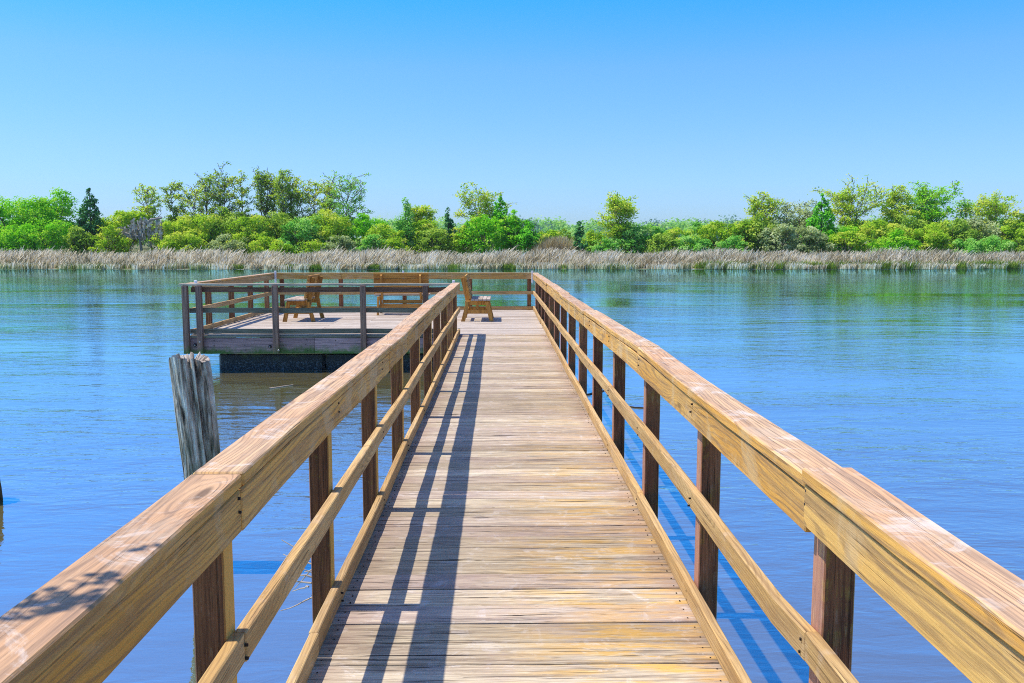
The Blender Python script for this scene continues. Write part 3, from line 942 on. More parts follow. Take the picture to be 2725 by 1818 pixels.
# ------------------------------------------------------------------ small debris
def stick(name, label, cat, pts, r, mat, closed=False, parent=None):
    vs, fs, n = [], [], 5
    for j, p in enumerate(pts):
        rr_ = r * (1 - 0.6 * j / (len(pts) - 1))
        d = (Vector(pts[min(j + 1, len(pts) - 1)]) - Vector(pts[max(j - 1, 0)])).normalized()
        a_ = d.orthogonal().normalized(); b_ = d.cross(a_)
        for i in range(n):
            an = 2 * math.pi * i / n
            v = Vector(p) + (a_ * math.cos(an) + b_ * math.sin(an)) * rr_
            vs.append(tuple(v))
    for j in range(len(pts) - 1):
        for i in range(n):
            fs.append((j * n + i, j * n + (i + 1) % n, (j + 1) * n + (i + 1) % n, (j + 1) * n + i))
    return vs, fs


M_TWIG = plain('dry_twig', (0.42, 0.33, 0.24), 0.85, 0.3, 20.0)
M_TWIGD = plain('wet_twig', (0.06, 0.04, 0.03), 0.6, 0.3, 20.0)


def sticks_obj(name, label, cat, lists, r, mat, group=None):
    V, F = [], []
    o0 = Vector(lists[0][0])
    for pts in lists:
        vs, fs = stick('', '', '', pts, r, mat)
        b0 = len(V)
        V += [tuple(Vector(v) - o0) for v in vs]; F += [tuple(i + b0 for i in f) for f in fs]
    o = np_mesh(name, V, F, mat, loc=tuple(o0))
    return tag(o, label, cat, group)


def on_water(xd, yd):
    p = at(xd, yd, 10.0); d = p - Vector((0, 0, H))
    return Vector((0, 0, H)) + d * ((WATER + 0.008 - H) / d.z)


a_, b_ = on_water(618, 892), on_water(673, 883)
sticks_obj('floating_stick', 'pale stick floating on the brown water in front of the platform', 'stick',
           [[a_.lerp(b_, k / 5) + Vector((0, q.uniform(-.01, .01), 0)) for k in range(6)]], 0.014, M_TWIG)
a_, b_ = on_water(1425, 932), on_water(1512, 938)
sticks_obj('floating_twig', 'thin dark twig floating beyond the right railing, the nearer of the pair', 'twig',
           [[a_.lerp(b_, k / 8) + Vector((0, q.uniform(-.03, .03), 0)) for k in range(9)]], 0.012, M_TWIGD)
a_, b_ = on_water(1345, 905), on_water(1412, 892)
sticks_obj('floating_twig', 'dark crooked twig floating by the right railing posts, the farther of the pair', 'twig',
           [[a_.lerp(b_, k / 8) + Vector((0, q.uniform(-.05, .05), 0)) for k in range(9)]], 0.013, M_TWIGD)
qt = random.Random(5)
tw = []
ctr = at(712, 1325, 4.25)
for k in range(11):
    p = ctr + Vector((qt.uniform(-.02, .10), qt.uniform(0, .2), qt.uniform(-.13, .10)))
    d = Vector((-1, qt.uniform(-.5, .5), qt.uniform(-1, .9))).normalized() * qt.uniform(.02, .045)
    pts = [p]
    for j in range(5):
        d = d + Vector((qt.uniform(-.012, .012), 0, qt.uniform(-.014, .010)))
        p = p + d; pts.append(p)
    tw.append(pts)
tw.append([ctr + Vector((.12, .1, -1.2)), ctr + Vector((.10, .1, -.6)), ctr + Vector((.06, .1, 0)), ctr + Vector((.0, .1, .1))])
sticks_obj('dry_branch', 'bundle of pale dry twigs caught against a post of the left railing', 'branch', tw, 0.005, M_TWIG)


# ------------------------------------------------------------------ foliage
def leaf_mat(name, c1, c2, c3, trans=0.5):
    T = NT(name)
    r = T.attr('rnd')
    geo = T.n('ShaderNodeTexCoord').outputs['Object']
    n = T.noise(geo, 0.6, 3.0)
    f = T.math('MULTIPLY_ADD', T.math('SUBTRACT', n, 0.5), 1.1, r)
    c = T.ramp(f, [(0.05, c1), (0.5, c2), (0.95, c3)])
    d = T.n('ShaderNodeBsdfDiffuse'); T.set(d.inputs[0], c)
    tr = T.n('ShaderNodeBsdfTranslucent')
    T.set(tr.inputs[0], T.mix(1.0, c, (1.0, 1.0, 0.5), 'MULTIPLY'))
    mx = T.n('ShaderNodeMixShader'); mx.inputs[0].default_value = trans
    T.t.links.new(d.outputs[0], mx.inputs[1]); T.t.links.new(tr.outputs[0], mx.inputs[2])
    T.t.links.new(mx.outputs[0], T.out.inputs[0])
    return T.m


LEAF = {
    'bright': leaf_mat('leaf_bright_green', (0.085, 0.342, 0.012), (0.268, 0.708, 0.024), (0.537, 0.740, 0.073)),
    'lime': leaf_mat('leaf_yellow_green', (0.146, 0.329, 0.015), (0.439, 0.683, 0.037), (0.740, 0.740, 0.122)),
    'olive': leaf_mat('leaf_olive', (0.110, 0.244, 0.024), (0.305, 0.488, 0.049), (0.561, 0.708, 0.122)),
    'cedar': leaf_mat('leaf_cedar_green', (0.024, 0.098, 0.030), (0.061, 0.220, 0.055), (0.134, 0.366, 0.085), 0.25),
    'cedarb': leaf_mat('leaf_cedar_bright', (0.049, 0.268, 0.012), (0.134, 0.512, 0.022), (0.268, 0.708, 0.049), 0.3),
    'grey': leaf_mat('leaf_grey_green', (0.171, 0.244, 0.085), (0.415, 0.512, 0.207), (0.683, 0.740, 0.390)),
    'cool': leaf_mat('leaf_cool_green', (0.085, 0.317, 0.037), (0.268, 0.634, 0.085), (0.537, 0.740, 0.220)),
    'far': leaf_mat('leaf_far', (0.110, 0.342, 0.098), (0.293, 0.610, 0.146), (0.537, 0.740, 0.244)),
    'farb': leaf_mat('leaf_far_pine', (0.073, 0.171, 0.146), (0.146, 0.293, 0.220), (0.244, 0.415, 0.293)),
}
M_BARK = plain('bark', (0.12, 0.095, 0.075), 0.9, 0.35, 3.0)
M_BARKG = plain('pale_bark', (0.26, 0.235, 0.20), 0.9, 0.35, 3.0)
M_MOSS = leaf_mat('spanish_moss', (0.24, 0.22, 0.19), (0.42, 0.39, 0.34), (0.60, 0.56, 0.50), 0.35)


def leaves(pos, nrm, sz, rng, asp=1.0):
    """quads at pos with normals about nrm"""
    N = len(pos)
    nrm = nrm / (np.linalg.norm(nrm, axis=1, keepdims=True) + 1e-9)
    t = rng.randn(N, 3)
    a = np.cross(nrm, t); a /= np.linalg.norm(a, axis=1, keepdims=True) + 1e-9
    b = np.cross(nrm, a)
    s = (sz * rng.uniform(.6, 1.3, N))[:, None]
    a = a * s * .5; b = b * s * .5 * asp
    fold = nrm * s * rng.uniform(-.25, .25, (N, 1))
    V = np.stack([pos - a - b * .2, pos - b + fold, pos + a + b * .2, pos + b + fold], 1).reshape(-1, 3)
    F = np.arange(4 * N).reshape(N, 4)
    return V, F


def clumps_crown(rng, rx, ry, z0, z1, nclump, per, leaf, clump_r, shape='round', lean=0.0):
    C = []
    k = 0
    zc, rz = (z0 + z1) / 2, (z1 - z0) / 2
    while len(C) < nclump and k < 20000:
        k += 1
        p = rng.uniform(-1, 1, 3)
        d = np.linalg.norm(p)
        if d > 1: continue
        if d < 0.45 and rng.rand() < .75: continue
        if shape == 'round':
            q_ = p * np.array([rx, ry, rz]) * (1 - 0.6 * clump_r / rx)
            w_ = 1.0
        elif shape == 'cone':
            tt = (p[2] + 1) / 2
            w_ = (1 - tt) ** 0.75 + 0.03
            if math.hypot(p[0], p[1]) < 0.35 and rng.rand() < .6: continue
            q_ = np.array([p[0] * rx * w_ * 1.15, p[1] * ry * w_ * 1.15, p[2] * rz])
        elif shape == 'flat':
            q_ = p * np.array([rx, ry, rz]); q_[2] = abs(q_[2]) * 1.4 - rz * .4
            w_ = 1
        if rng.rand() < .2: q_ = q_ * (1.0 + rng.uniform(.05, .22) * np.array([1, 1, .8 if shape != 'cone' else 0]))
        C.append((q_[0] + lean * (q_[2]), q_[1], q_[2] + zc, w_))
    P, Nn, Rn = [], [], []
    for (cx, cy, cz, w_) in C:
        cr = clump_r * rng.uniform(.6, 1.25) * (0.35 + 0.65 * w_ if shape == 'cone' else 1)
        m = max(6, int(per * rng.uniform(.6, 1.3) * (0.3 + 0.7 * w_ if shape == 'cone' else 1)))
        d = rng.randn(m, 3); d /= np.linalg.norm(d, axis=1, keepdims=True)
        d[:, 2] = np.abs(d[:, 2]) * np.where(rng.rand(m) < .72, 1, -1)
        rad = cr * rng.uniform(.55, 1.12, (m, 1))
        e = np.array([1, 1, .72 if shape != 'cone' else 1.1])
        P.append(np.array([cx, cy, cz]) + d * rad * e)
        Nn.append(d + rng.randn(m, 3) * .5 + np.array([-.45, -.25, .75]))
        Rn.append(np.clip(rng.uniform(.0, 1.) * .65 + rng.uniform(0, .4, m), 0, 1))
    P = np.concatenate(P); Nn = np.concatenate(Nn); Rn = np.concatenate(Rn)
    V, F = leaves(P, Nn, leaf, rng)
    return V, F, Rn


def tube(V, F, p0, p1, r0, r1, n=5):
    p0, p1 = Vector(p0), Vector(p1)
    d = (p1 - p0)
    if d.length < 1e-6: return
    d.normalize()
    a = d.orthogonal().normalized(); b = d.cross(a)
    s = len(V)
    for p, r in ((p0, r0), (p1, r1)):
        for i in range(n):
            an = 2 * math.pi * i / n
            V.append(tuple(p + (a * math.cos(an) + b * math.sin(an)) * r))
    for i in range(n):
        F.append((s + i, s + (i + 1) % n, s + n + (i + 1) % n, s + n + i))


def sparse_tree(seed, h, wid, h0, density, leaf, spread=.75, multi=1, cl=.5, shape='vase'):
    """trunk(s) with rising side limbs, twigs and leaf tufts at the twig ends"""
    q_ = random.Random(seed); rng = np.random.RandomState(seed)
    V, F, tips = [], [], []
    half = wid / 2

    def limb(p, d, L, r, lvl):
        n = 4 if lvl == 0 else 3
        for k in range(n):
            d = (d + Vector((q_.uniform(-.28, .28), q_.uniform(-.28, .28), q_.uniform(-.06, .20)))).normalized()
            p2 = p + d * (L / n)
            tube(V, F, p, p2, r, max(.028, r * .76), 5 if lvl == 0 else 4)
            p, r = p2, max(.028, r * .76)
            if lvl < 2 and (k > 0 or lvl == 1):
                for _ in range(1 if lvl else q_.choice((1, 2))):
                    ax = Vector((q_.uniform(-1, 1), q_.uniform(-1, 1), q_.uniform(-.35, .6))).normalized()
                    limb(p, (d * .55 + ax).normalized(), L * q_.uniform(.28, .5), r * .6, lvl + 1)
            if lvl >= 1:
                tips.append(tuple(p))
        tips.append(tuple(p))

    for m in range(multi):
        off = (m - (multi - 1) / 2) * half * .5
        p = Vector((off * .4, q_.uniform(-.3, .3), -.2))
        top = Vector((off + q_.uniform(-.25, .25) * half, q_.uniform(-.3, .3), h * (.95 if m == 0 else q_.uniform(.78, .95))))
        r = .013 * h / (multi ** .4) + .03
        N = 12
        path = [p.lerp(top, k / N) + Vector((q_.uniform(-.12, .12), q_.uniform(-.12, .12), 0)) * (k > 0) * (h / 11) for k in range(N + 1)]
        for k in range(N):
            tube(V, F, path[k], path[k + 1], r * (1 - .85 * k / N), r * (1 - .85 * (k + 1) / N), 6)
        nb = int((11 + h * .9) / multi ** .4)
        az = q_.uniform(0, 6)
        for b in range(nb):
            tt = h0 / h + (1 - h0 / h) * ((b + q_.random() * .8) / nb) * .97
            k = min(N - 1, int(tt * N))
            pp = path[k].lerp(path[k + 1], tt * N - k)
            u = (tt - h0 / h) / (1 - h0 / h)
            env = {'vase': .55 + .6 * u * (1 - .75 * max(0, u - .7) / .3), 'round': math.sqrt(max(.08, 1 - (2 * u - .9) ** 2 * .9))}[shape]
            az += 2.4 + q_.uniform(-.4, .4)
            elv = .55 + .5 * u + q_.uniform(-.15, .25)
            d = Vector((math.cos(az) * math.cos(elv), math.sin(az) * math.cos(elv), math.sin(elv)))
            L = half * env * q_.uniform(.7, 1.15) / max(.6, math.cos(elv)) * (.85 if multi > 1 else 1)
            limb(pp, d, L * .9, r * (1 - .7 * tt) * .55 + .015, 0)
        tips.append(tuple(path[-1]))
    A = np.array(V); T = np.array(tips)
    sz_ = h / T[:, 2].max()
    A[:, 2] *= sz_; T[:, 2] *= sz_
    P, Nn, Rn = [], [], []
    for t in T:
        if rng.rand() > density: continue
        m = rng.randint(5, 16) if density > .4 else rng.randint(4, 12)
        d = rng.randn(m, 3) * np.array([.5, .5, .26]) * cl
        P.append(t + d); Nn.append(rng.randn(m, 3) * .6 + np.array([-.5, -.2, .9]))
        Rn.append(np.clip(rng.uniform(.2, .7) + rng.uniform(0, .4, m), 0, 1))
    P = np.concatenate(P); Nn = np.concatenate(Nn); Rn = np.concatenate(Rn)
    LV, LF = leaves(P, Nn, leaf, rng)
    return A, np.array(F), LV, LF, Rn


GND = WATER + 0.15


def place_sparse(name, label, xd, top, wpx, Y, col, seed, h0f=.42, density=.42, leaf=.19, spread=.75, multi=1, bark=None, cl=.55, lowfill=None, group=None, cat='tree', shape='vase'):
    p = at(xd, top, Y)
    h = p.z - GND
    t = thing(name, label, cat, (p.x, Y, GND), group=group)
    A, F, LV, LF, Rn = sparse_tree(seed, h, size(wpx, Y), h * h0f, density, leaf, spread, multi, cl, shape)
    np_mesh('trunk', A, F, bark or M_BARK, t, smooth=True)
    if lowfill:
        rng = np.random.RandomState(seed + 5)
        w_ = size(lowfill[0], Y); z1 = at(xd, lowfill[1], Y).z - GND
        V2, F2, R2 = clumps_crown(rng, w_ / 2, w_ / 2.6, z1 * .25, z1, int(w_ * z1 * .6), 110, leaf, .9)
        LF = np.concatenate([LF, F2 + len(LV)]); LV = np.concatenate([LV, V2]); Rn = np.concatenate([Rn, R2])
    np_mesh('crown', LV, LF, LEAF[col], t, rnd=Rn)
    return t


def place_dense(name, label, xd, top, wpx, Y, col, seed, shape='round', z0=.02, leaf=.22, nm=1.0, cat='tree', group=None, cr=None, lean=0.0, depth=.75, per=70):
    p = at(xd, top, Y)
    h = p.z - GND
    w_ = size(wpx, Y)
    rng = np.random.RandomState(seed); q_ = random.Random(seed)
    t = thing(name, label, cat, (p.x, Y, GND), group=group)
    cr = cr or max(.5, min(1.1, w_ * .115))
    ncl = int((w_ * h * 1.15 / (cr * cr)) * nm)
    V, F, Rn = clumps_crown(rng, w_ / 2, w_ / 2 * depth, h * z0, h, ncl, per * (cr / .9) ** 1.6 * (.30 / leaf) ** 1.75, leaf, cr, shape, lean)
    tv, tf, tips = [], [], []
    r = .022 * h + .03
    if shape == 'cone':
        tube(tv, tf, (0, 0, -.3), (0, 0, h * .5), r, r * .5, 6); tube(tv, tf, (0, 0, h * .5), (0, 0, h * .97), r * .5, .02, 6)
    else:
        pp = Vector((0, 0, -.3))
        p2 = Vector((q_.uniform(-.3, .3), 0, h * .3)); tube(tv, tf, pp, p2, r, r * .8, 6)
        for k in range(6):
            an = k * 1.05 + q_.random()
            e = Vector((math.cos(an) * w_ * .3, math.sin(an) * w_ * .25, h * q_.uniform(.55, .85)))
            mid = p2.lerp(e, .5) + Vector((0, 0, h * .05))
            tube(tv, tf, p2, mid, r * .55, r * .35); tube(tv, tf, mid, e, r * .35, .03)
    np_mesh('trunk', tv, tf, M_BARK, t, smooth=True)
    np_mesh('crown', V, F, LEAF[col], t, rnd=Rn)
    return t, h, w_


G1 = 'trees along the far shore'
# ---- left group
place_dense('broadleaf_tree', 'large bright green round tree at the left edge of the far shore', 30, 437, 210, 101, 'bright', 21, group=G1)
place_dense('broadleaf_tree', 'large bright green tree between the left edge tree and the dark pointed cedar', 120, 429, 150, 104, 'bright', 22, group=G1)
place_dense('cedar_tree', 'dark pointed cedar rising right of the big bright round trees', 204, 428, 82, 99, 'cedar', 23, 'cone', z0=.03, leaf=.19, group=G1)
place_dense('shrub', 'low olive green shrub at the foot of the dark pointed cedar', 182, 512, 60, 96.5, 'olive', 24, cat='shrub')
t, hh, ww = place_dense('oak_tree', 'leaning oak draped with grey spanish moss right of the dark pointed cedar', 292, 482, 165, 101, 'lime', 25, group=G1, z0=.35)
# spanish moss hanging in strands
rng = np.random.RandomState(77)
mp, mf, mr_ = [], [], []
for s_ in range(150):
    xd = rng.choice([rng.uniform(250, 375), rng.uniform(300, 372), rng.uniform(240, 300)])
    yt = 498 + 45 * abs((xd - 320) / 80) ** 2 * .4 + rng.uniform(0, 36)
    if xd < 300: yt += 16
    Ym = 101 - rng.uniform(3.3, 4.2)
    p = at(xd, yt, Ym)
    ln = rng.uniform(.5, 2.2)
    nseg = int(ln / .16)
    for k in range(nseg):
        wv = (.24 * (1 - k / nseg) + .05)
        x_ = p.x - t.location.x + rng.uniform(-.09, .09); z_ = p.z - GND - k * .16
        y_ = Ym - 101 + rng.uniform(-.1, .1)
        b0 = len(mp)
        an = rng.uniform(-.7, .7)
        ca, sa = math.cos(an) * wv / 2, math.sin(an) * wv / 2
        mp += [(x_ - ca, y_ - sa, z_), (x_ + ca, y_ + sa, z_ + .02), (x_ + ca * .6 + rng.uniform(-.06, .06), y_ + sa, z_ - .26), (x_ - ca * .6, y_ - sa, z_ - .22)]
        mf.append((b0, b0 + 1, b0 + 2, b0 + 3)); mr_.append(rng.rand())
np_mesh('hanging_moss', mp, mf, M_MOSS, t, rnd=mr_)
lv, lf = [], []
for (x0_, y0_, x1_, y1_) in ((325, 575, 318, 530), (318, 530, 300, 508), (318, 530, 345, 505), (322, 545, 262, 528), (345, 505, 372, 500), (262, 528, 244, 540)):
    p0_, p1_ = at(x0_, y0_, 97.3), at(x1_, y1_, 97.3)
    o_ = Vector(t.location)
    tube(lv, lf, p0_ - o_, p1_ - o_, .16, .10, 6)
np_mesh('limb', lv, lf, M_BARKG, t, smooth=True)

# ---- tall thin trees with open crowns, left
sp = [(345, 422, 60, 104, 'lime', 31, 'thin open tree standing above the moss draped oak'),
      (397, 416, 34, 106, 'olive', 32, 'narrow nearly bare tree just right of the moss draped oak'),
      (440, 412, 70, 105, 'lime', 33, 'open yellow green tree leaning left at the start of the tall row'),
      (508, 373, 72, 108, 'olive', 34, 'tallest thin tree on the far shore, nearly bare at its tip'),
      (550, 392, 50, 107, 'lime', 35, 'slim tree just right of the tallest thin tree'),
      (597, 380, 58, 108, 'olive', 36, 'straight upright tree in the middle of the tall row, left of its twin'),
      (632, 384, 55, 109, 'lime', 37, 'straight upright tree in the middle of the tall row, right of its twin'),
      (676, 391, 66, 107, 'lime', 38, 'open crowned tree in the tall row, third from its right end'),
      (722, 404, 62, 108, 'lime', 39, 'lower open tree in the tall row beside the big dark branched one'),
      (474, 397, 46, 107, 'olive', 41, 'thin upright tree between the leaning open tree and the tallest thin tree'),
      (655, 388, 46, 106, 'olive', 42, 'thin tree squeezed between the right twin and the third open crown of the tall row'),
      (752, 412, 44, 106, 'lime', 43, 'short thin tree just left of the dark branched open tree'),
      (786, 390, 96, 103, 'cool', 40, 'dark branched open tree at the right end of the tall row')]
for (xd, tp, wp, Y, c, s, lab) in sp:
    place_sparse('slender_tree', lab, xd, tp, wp * 1.25, Y, c, s, h0f=.36 if s != 40 else .45, density=.20 if c == 'olive' else .27, leaf=.18, spread=.55 if s != 40 else .85, multi=2 if s in (34, 36, 38) else 1, group=G1, cl=.42, lowfill=(wp * 1.25, 474))
# ---- understory left half
us = [(28, 520, 100, 96.5, 'bright', 'bright green bush under the tree at the left edge of the photo'),
      (100, 505, 110, 97, 'bright', 'bright green bush in front of the second large round tree from the left'),
      (255, 520, 70, 96, 'lime', 'yellow green shrub under the left side of the moss draped oak'),
      (395, 500, 95, 98, 'lime', 'yellow green bush just right of the moss draped oak'),
      (452, 486, 110, 100, 'lime', 'rounded lime bush under the leaning open tree'),
      (418, 535, 90, 95.5, 'lime', 'low pale lime bush at the reed edge right of the moss oak'),
      (520, 482, 110, 101, 'olive', 'olive bush beneath the tallest thin tree'),
      (575, 490, 90, 98, 'lime', 'round lime bush beneath the straight upright trees'),
      (520, 540, 80, 95, 'grey', 'small grey green shrub at the reed edge beneath the tallest tree'),
      (640, 488, 105, 100, 'olive', 'broad olive bush in the middle of the tall row'),
      (690, 494, 90, 97.5, 'cool', 'cooler green bush left of the dark branched open tree'),
      (620, 545, 90, 95, 'lime', 'low lime shrub in front of the broad olive bush'),
      (755, 485, 110, 99, 'lime', 'large lime bush at the foot of the dark branched open tree'),
      (780, 540, 70, 95, 'grey', 'small pale shrub at the reed edge below the dark branched tree'),
      (720, 545, 60, 95, 'lime', 'small lime shrub left of the pale reed edge shrub'),
      (845, 488, 95, 100, 'bright', 'bright green bush right of the tall row of thin trees'),
      (880, 515, 80, 97, 'lime', 'yellow green bush left of the fresh green pointed tree'),
      (970, 500, 80, 99, 'lime', 'yellow green bush right of the fresh green pointed tree'),
      (1000, 520, 70, 97, 'olive', 'dull olive bush beneath the small dark cedar'),
      (850, 540, 60, 95, 'cool', 'low cool green shrub below the bright bush'),
      (905, 545, 60, 95, 'lime', 'low lime shrub at the foot of the fresh green pointed tree')]
for i, (xd, tp, wp, Y, c, lab) in enumerate(us):
    place_dense('bush', lab, xd, tp - 3, wp * 1.28, Y, c, 100 + i, cat='bush', z0=.02, leaf=.19, group='bushes along the far shore')
# ---- centre
place_dense('broadleaf_tree', 'fresh green pointed tree in the gap right of the tall row', 930, 456, 74, 98.5, 'cool', 51, 'cone', z0=.02, leaf=.19, group=G1, cr=.9)
place_sparse('slender_tree', 'thin pale open tree beside the fresh green pointed tree', 968, 474, 45, 103, 'lime', 52, density=.5, leaf=.19, group=G1, lowfill=(60, 505))
place_dense('cedar_tree', 'small dark cedar peeking between bushes left of the tall centre tree', 1028, 471, 40, 101, 'cedar', 53, 'cone', z0=.05, leaf=.19, group=G1)
place_sparse('slender_tree', 'open topped tree that is the highest of the centre clump', 1110, 419, 105, 103, 'lime', 54, h0f=.4, density=.42, leaf=.19, group=G1, lowfill=(100, 470))
place_dense('cedar_tree', 'blunt dark green cedar beside the highest tree of the centre clump', 1148, 443, 72, 101, 'cedarb', 55, 'cone', z0=.1, leaf=.19, group=G1)
place_dense('broadleaf_tree', 'broad glowing green tree in front of the centre clump', 1108, 487, 120, 97, 'bright', 56, z0=.02, group=G1)
place_dense('broadleaf_tree', 'bright green rounded tree at the right of the centre clump', 1178, 477, 90, 98, 'bright', 57, z0=.03, group=G1)
place_dense('cedar_tree', 'dark round topped cedar ending the centre clump on the right', 1215, 500, 48, 96, 'cedarb', 58, 'round', z0=.03, leaf=.19, group=G1)
place_dense('bush', 'yellow green bush left of the broad glowing green tree', 1058, 505, 60, 97, 'lime', 59, cat='bush', z0=.02, leaf=.19, group='bushes along the far shore')
place_dense('cedar_tree', 'lone small dark cedar standing in the open marsh gap', 1331, 502, 36, 94, 'cedar', 60, 'cone', z0=.02, leaf=.22, group=G1)
place_sparse('slender_tree', 'lone round topped tree with visible trunk above the low bushes', 1420, 444, 82, 98, 'lime', 61, h0f=.5, density=.5, leaf=.19, spread=.8, group=G1, lowfill=(84, 512), cl=.65, shape='round')
# ---- right bushes
rb = [(1262, 530, 70, 104, 'lime', 'soft lime bush behind the tan reed clump'),
      (1300, 525, 60, 108, 'olive', 'olive bush behind the lone small cedar'),
      (1368, 528, 60, 100, 'lime', 'yellow green bush between the lone cedar and the lone tree'),
      (1395, 545, 60, 95, 'cool', 'cool green shrub at the foot of the lone round topped tree'),
      (1450, 520, 70, 97, 'cool', 'cool green bush right of the lone round topped tree'),
      (1500, 514, 75, 99, 'cool', 'pale cool bush second right of the lone round topped tree'),
      (1520, 530, 60, 95.5, 'olive', 'dusky olive shrub at the reed edge right of the lone tree'),
      (1565, 520, 80, 98, 'lime', 'yellow green bush in the middle of the low right row'),
      (1600, 512, 70, 101, 'cool', 'cool green bush behind the middle of the low right row'),
      (1590, 545, 80, 95, 'cool', 'low pale green shrub in front of the low right row'),
      (1650, 508, 90, 99, 'lime', 'wide yellow green bush toward the right of the low row'),
      (1700, 503, 80, 98, 'lime', 'yellow green bush left of the thin open tree on the right'),
      (1680, 545, 70, 95, 'cool', 'low cool shrub at the reed edge below the wide yellow bush'),
      (1745, 500, 90, 98, 'olive', 'olive bush at the foot of the thin open tree on the right'),
      (1790, 510, 80, 96, 'grey', 'grey green bush right of the thin open tree'),
      (1850, 520, 90, 96, 'grey', 'grey green bush left of the bright pointed cedar'),
      (1930, 520, 90, 97, 'bright', 'bright bush right of the bright pointed cedar'),
      (2010, 500, 100, 98, 'lime', 'lime bush between the two tall yellow green trees'),
      (2080, 490, 100, 99, 'olive', 'olive bush left of the split topped green tree'),
      (2060, 535, 90, 95.5, 'bright', 'low bright shrub beneath the second yellow green tree'),
      (2130, 510, 100, 96.5, 'lime', 'rounded yellow bush in front of the split topped green tree'),
      (2190, 505, 100, 98, 'olive', 'olive bush right of the split topped green tree'),
      (2240, 500, 90, 99, 'grey', 'grey green bush left of the last tree on the right'),
      (2215, 548, 80, 95, 'cool', 'low pale green shrub at the reed edge, left one of the right end'),
      (2280, 545, 90, 95, 'cool', 'low pale green shrub at the reed edge, right one of the right end'),
      (2330, 510, 90, 98, 'lime', 'lime bush at the right edge of the photo'),
      (2350, 545, 60, 95.5, 'olive', 'low olive shrub at the right edge of the photo')]
for i, (xd, tp, wp, Y, c, lab) in enumerate(rb):
    place_dense('bush', lab, xd, tp - 4, wp * 1.32, Y, c, 200 + i, cat='bush', z0=.02, leaf=.19, group='bushes along the far shore')
place_sparse('slender_tree', 'thin open tree at the left end of the tall right group', 1757, 441, 84, 102, 'lime', 62, h0f=.5, density=.4, leaf=.19, group=G1, lowfill=(70, 495))
place_sparse('slender_tree', 'dull grey green tree left of the bright pointed cedar', 1842, 456, 100, 101, 'grey', 63, h0f=.35, density=.4, leaf=.19, group=G1, lowfill=(100, 478))
place_dense('cedar_tree', 'bright green pointed cedar in the right group', 1887, 438, 92, 98, 'cedarb', 64, 'cone', z0=.02, leaf=.19, group=G1)
place_sparse('slender_tree', 'tallest yellow green tree of the right group', 1962, 401, 130, 102, 'lime', 65, h0f=.40, density=.45, leaf=.19, spread=.85, group=G1, lowfill=(110, 480), cl=.65, shape='round')
place_dense('broadleaf_tree', 'small umbrella shaped lime tree at the reed edge below the tallest right tree', 1950, 531, 84, 94.5, 'lime', 66, z0=.5, leaf=.19, group=G1)
place_sparse('slender_tree', 'second yellow green tree, between the tallest right tree and the split topped one', 2058, 426, 92, 102, 'lime', 67, h0f=.42, density=.45, leaf=.19, group=G1, lowfill=(90, 480))
place_sparse('slender_tree', 'bright green split topped tree with forked crown on the right', 2140, 414, 130, 103, 'bright', 68, h0f=.42, density=.42, leaf=.19, spread=.9, group=G1, multi=2, lowfill=(120, 478))
place_sparse('slender_tree', 'dark half bare tree just right of the split topped tree', 2222, 456, 60, 104, 'cool', 69, h0f=.4, density=.25, leaf=.19, group=G1, lowfill=(70, 495))
place_sparse('slender_tree', 'spreading yellow green tree near the right edge', 2288, 445, 120, 101, 'lime', 70, h0f=.42, density=.5, leaf=.19, spread=.85, group=G1, bark=M_BARKG, lowfill=(110, 490))
place_dense('broadleaf_tree', 'dull green tree cut by the right edge of the photo', 2362, 474, 100, 102, 'olive', 71, z0=.1, group=G1)

# far wood as one mass
rng = np.random.RandomState(9)
PV, PF, PR = [], [], []
off = 0
M2 = []
for k in range(430):
    Y = rng.uniform(175, 420)
    xd = rng.uniform(-500, 2850)
    gap = 0
    top = 497 + rng.uniform(-6, 12) + (Y < 260) * 16
    if 1180 < xd < 1720: top += 2
    p = at(xd, top, Y)
    wdt = rng.uniform(7, 14) * Y / 300
    gz = 0.0
    h = p.z - gz
    cr = wdt * .28
    V, F, Rn = clumps_crown(rng, wdt / 2, wdt / 2, h * .15, h, 14, 34, .75 * Y / 300, cr)
    V = V + np.array([p.x, Y, gz])
    PV.append(V); PF.append(F + off); PR.append(Rn); off += len(V)
    M2.append(np.full(len(F), 1 if rng.rand() < .22 else 0))
o = np_mesh('distant_woods', np.concatenate(PV), np.concatenate(PF), None, rnd=np.concatenate(PR), mats=[LEAF['far'], LEAF['farb']])
o.data.polygons.foreach_set('material_index', np.concatenate(M2).astype(np.int32)); o.data.update()
tag(o, 'hazy distant woods beyond the marsh, seen in the gap of the shore trees', 'woods', kind='stuff')


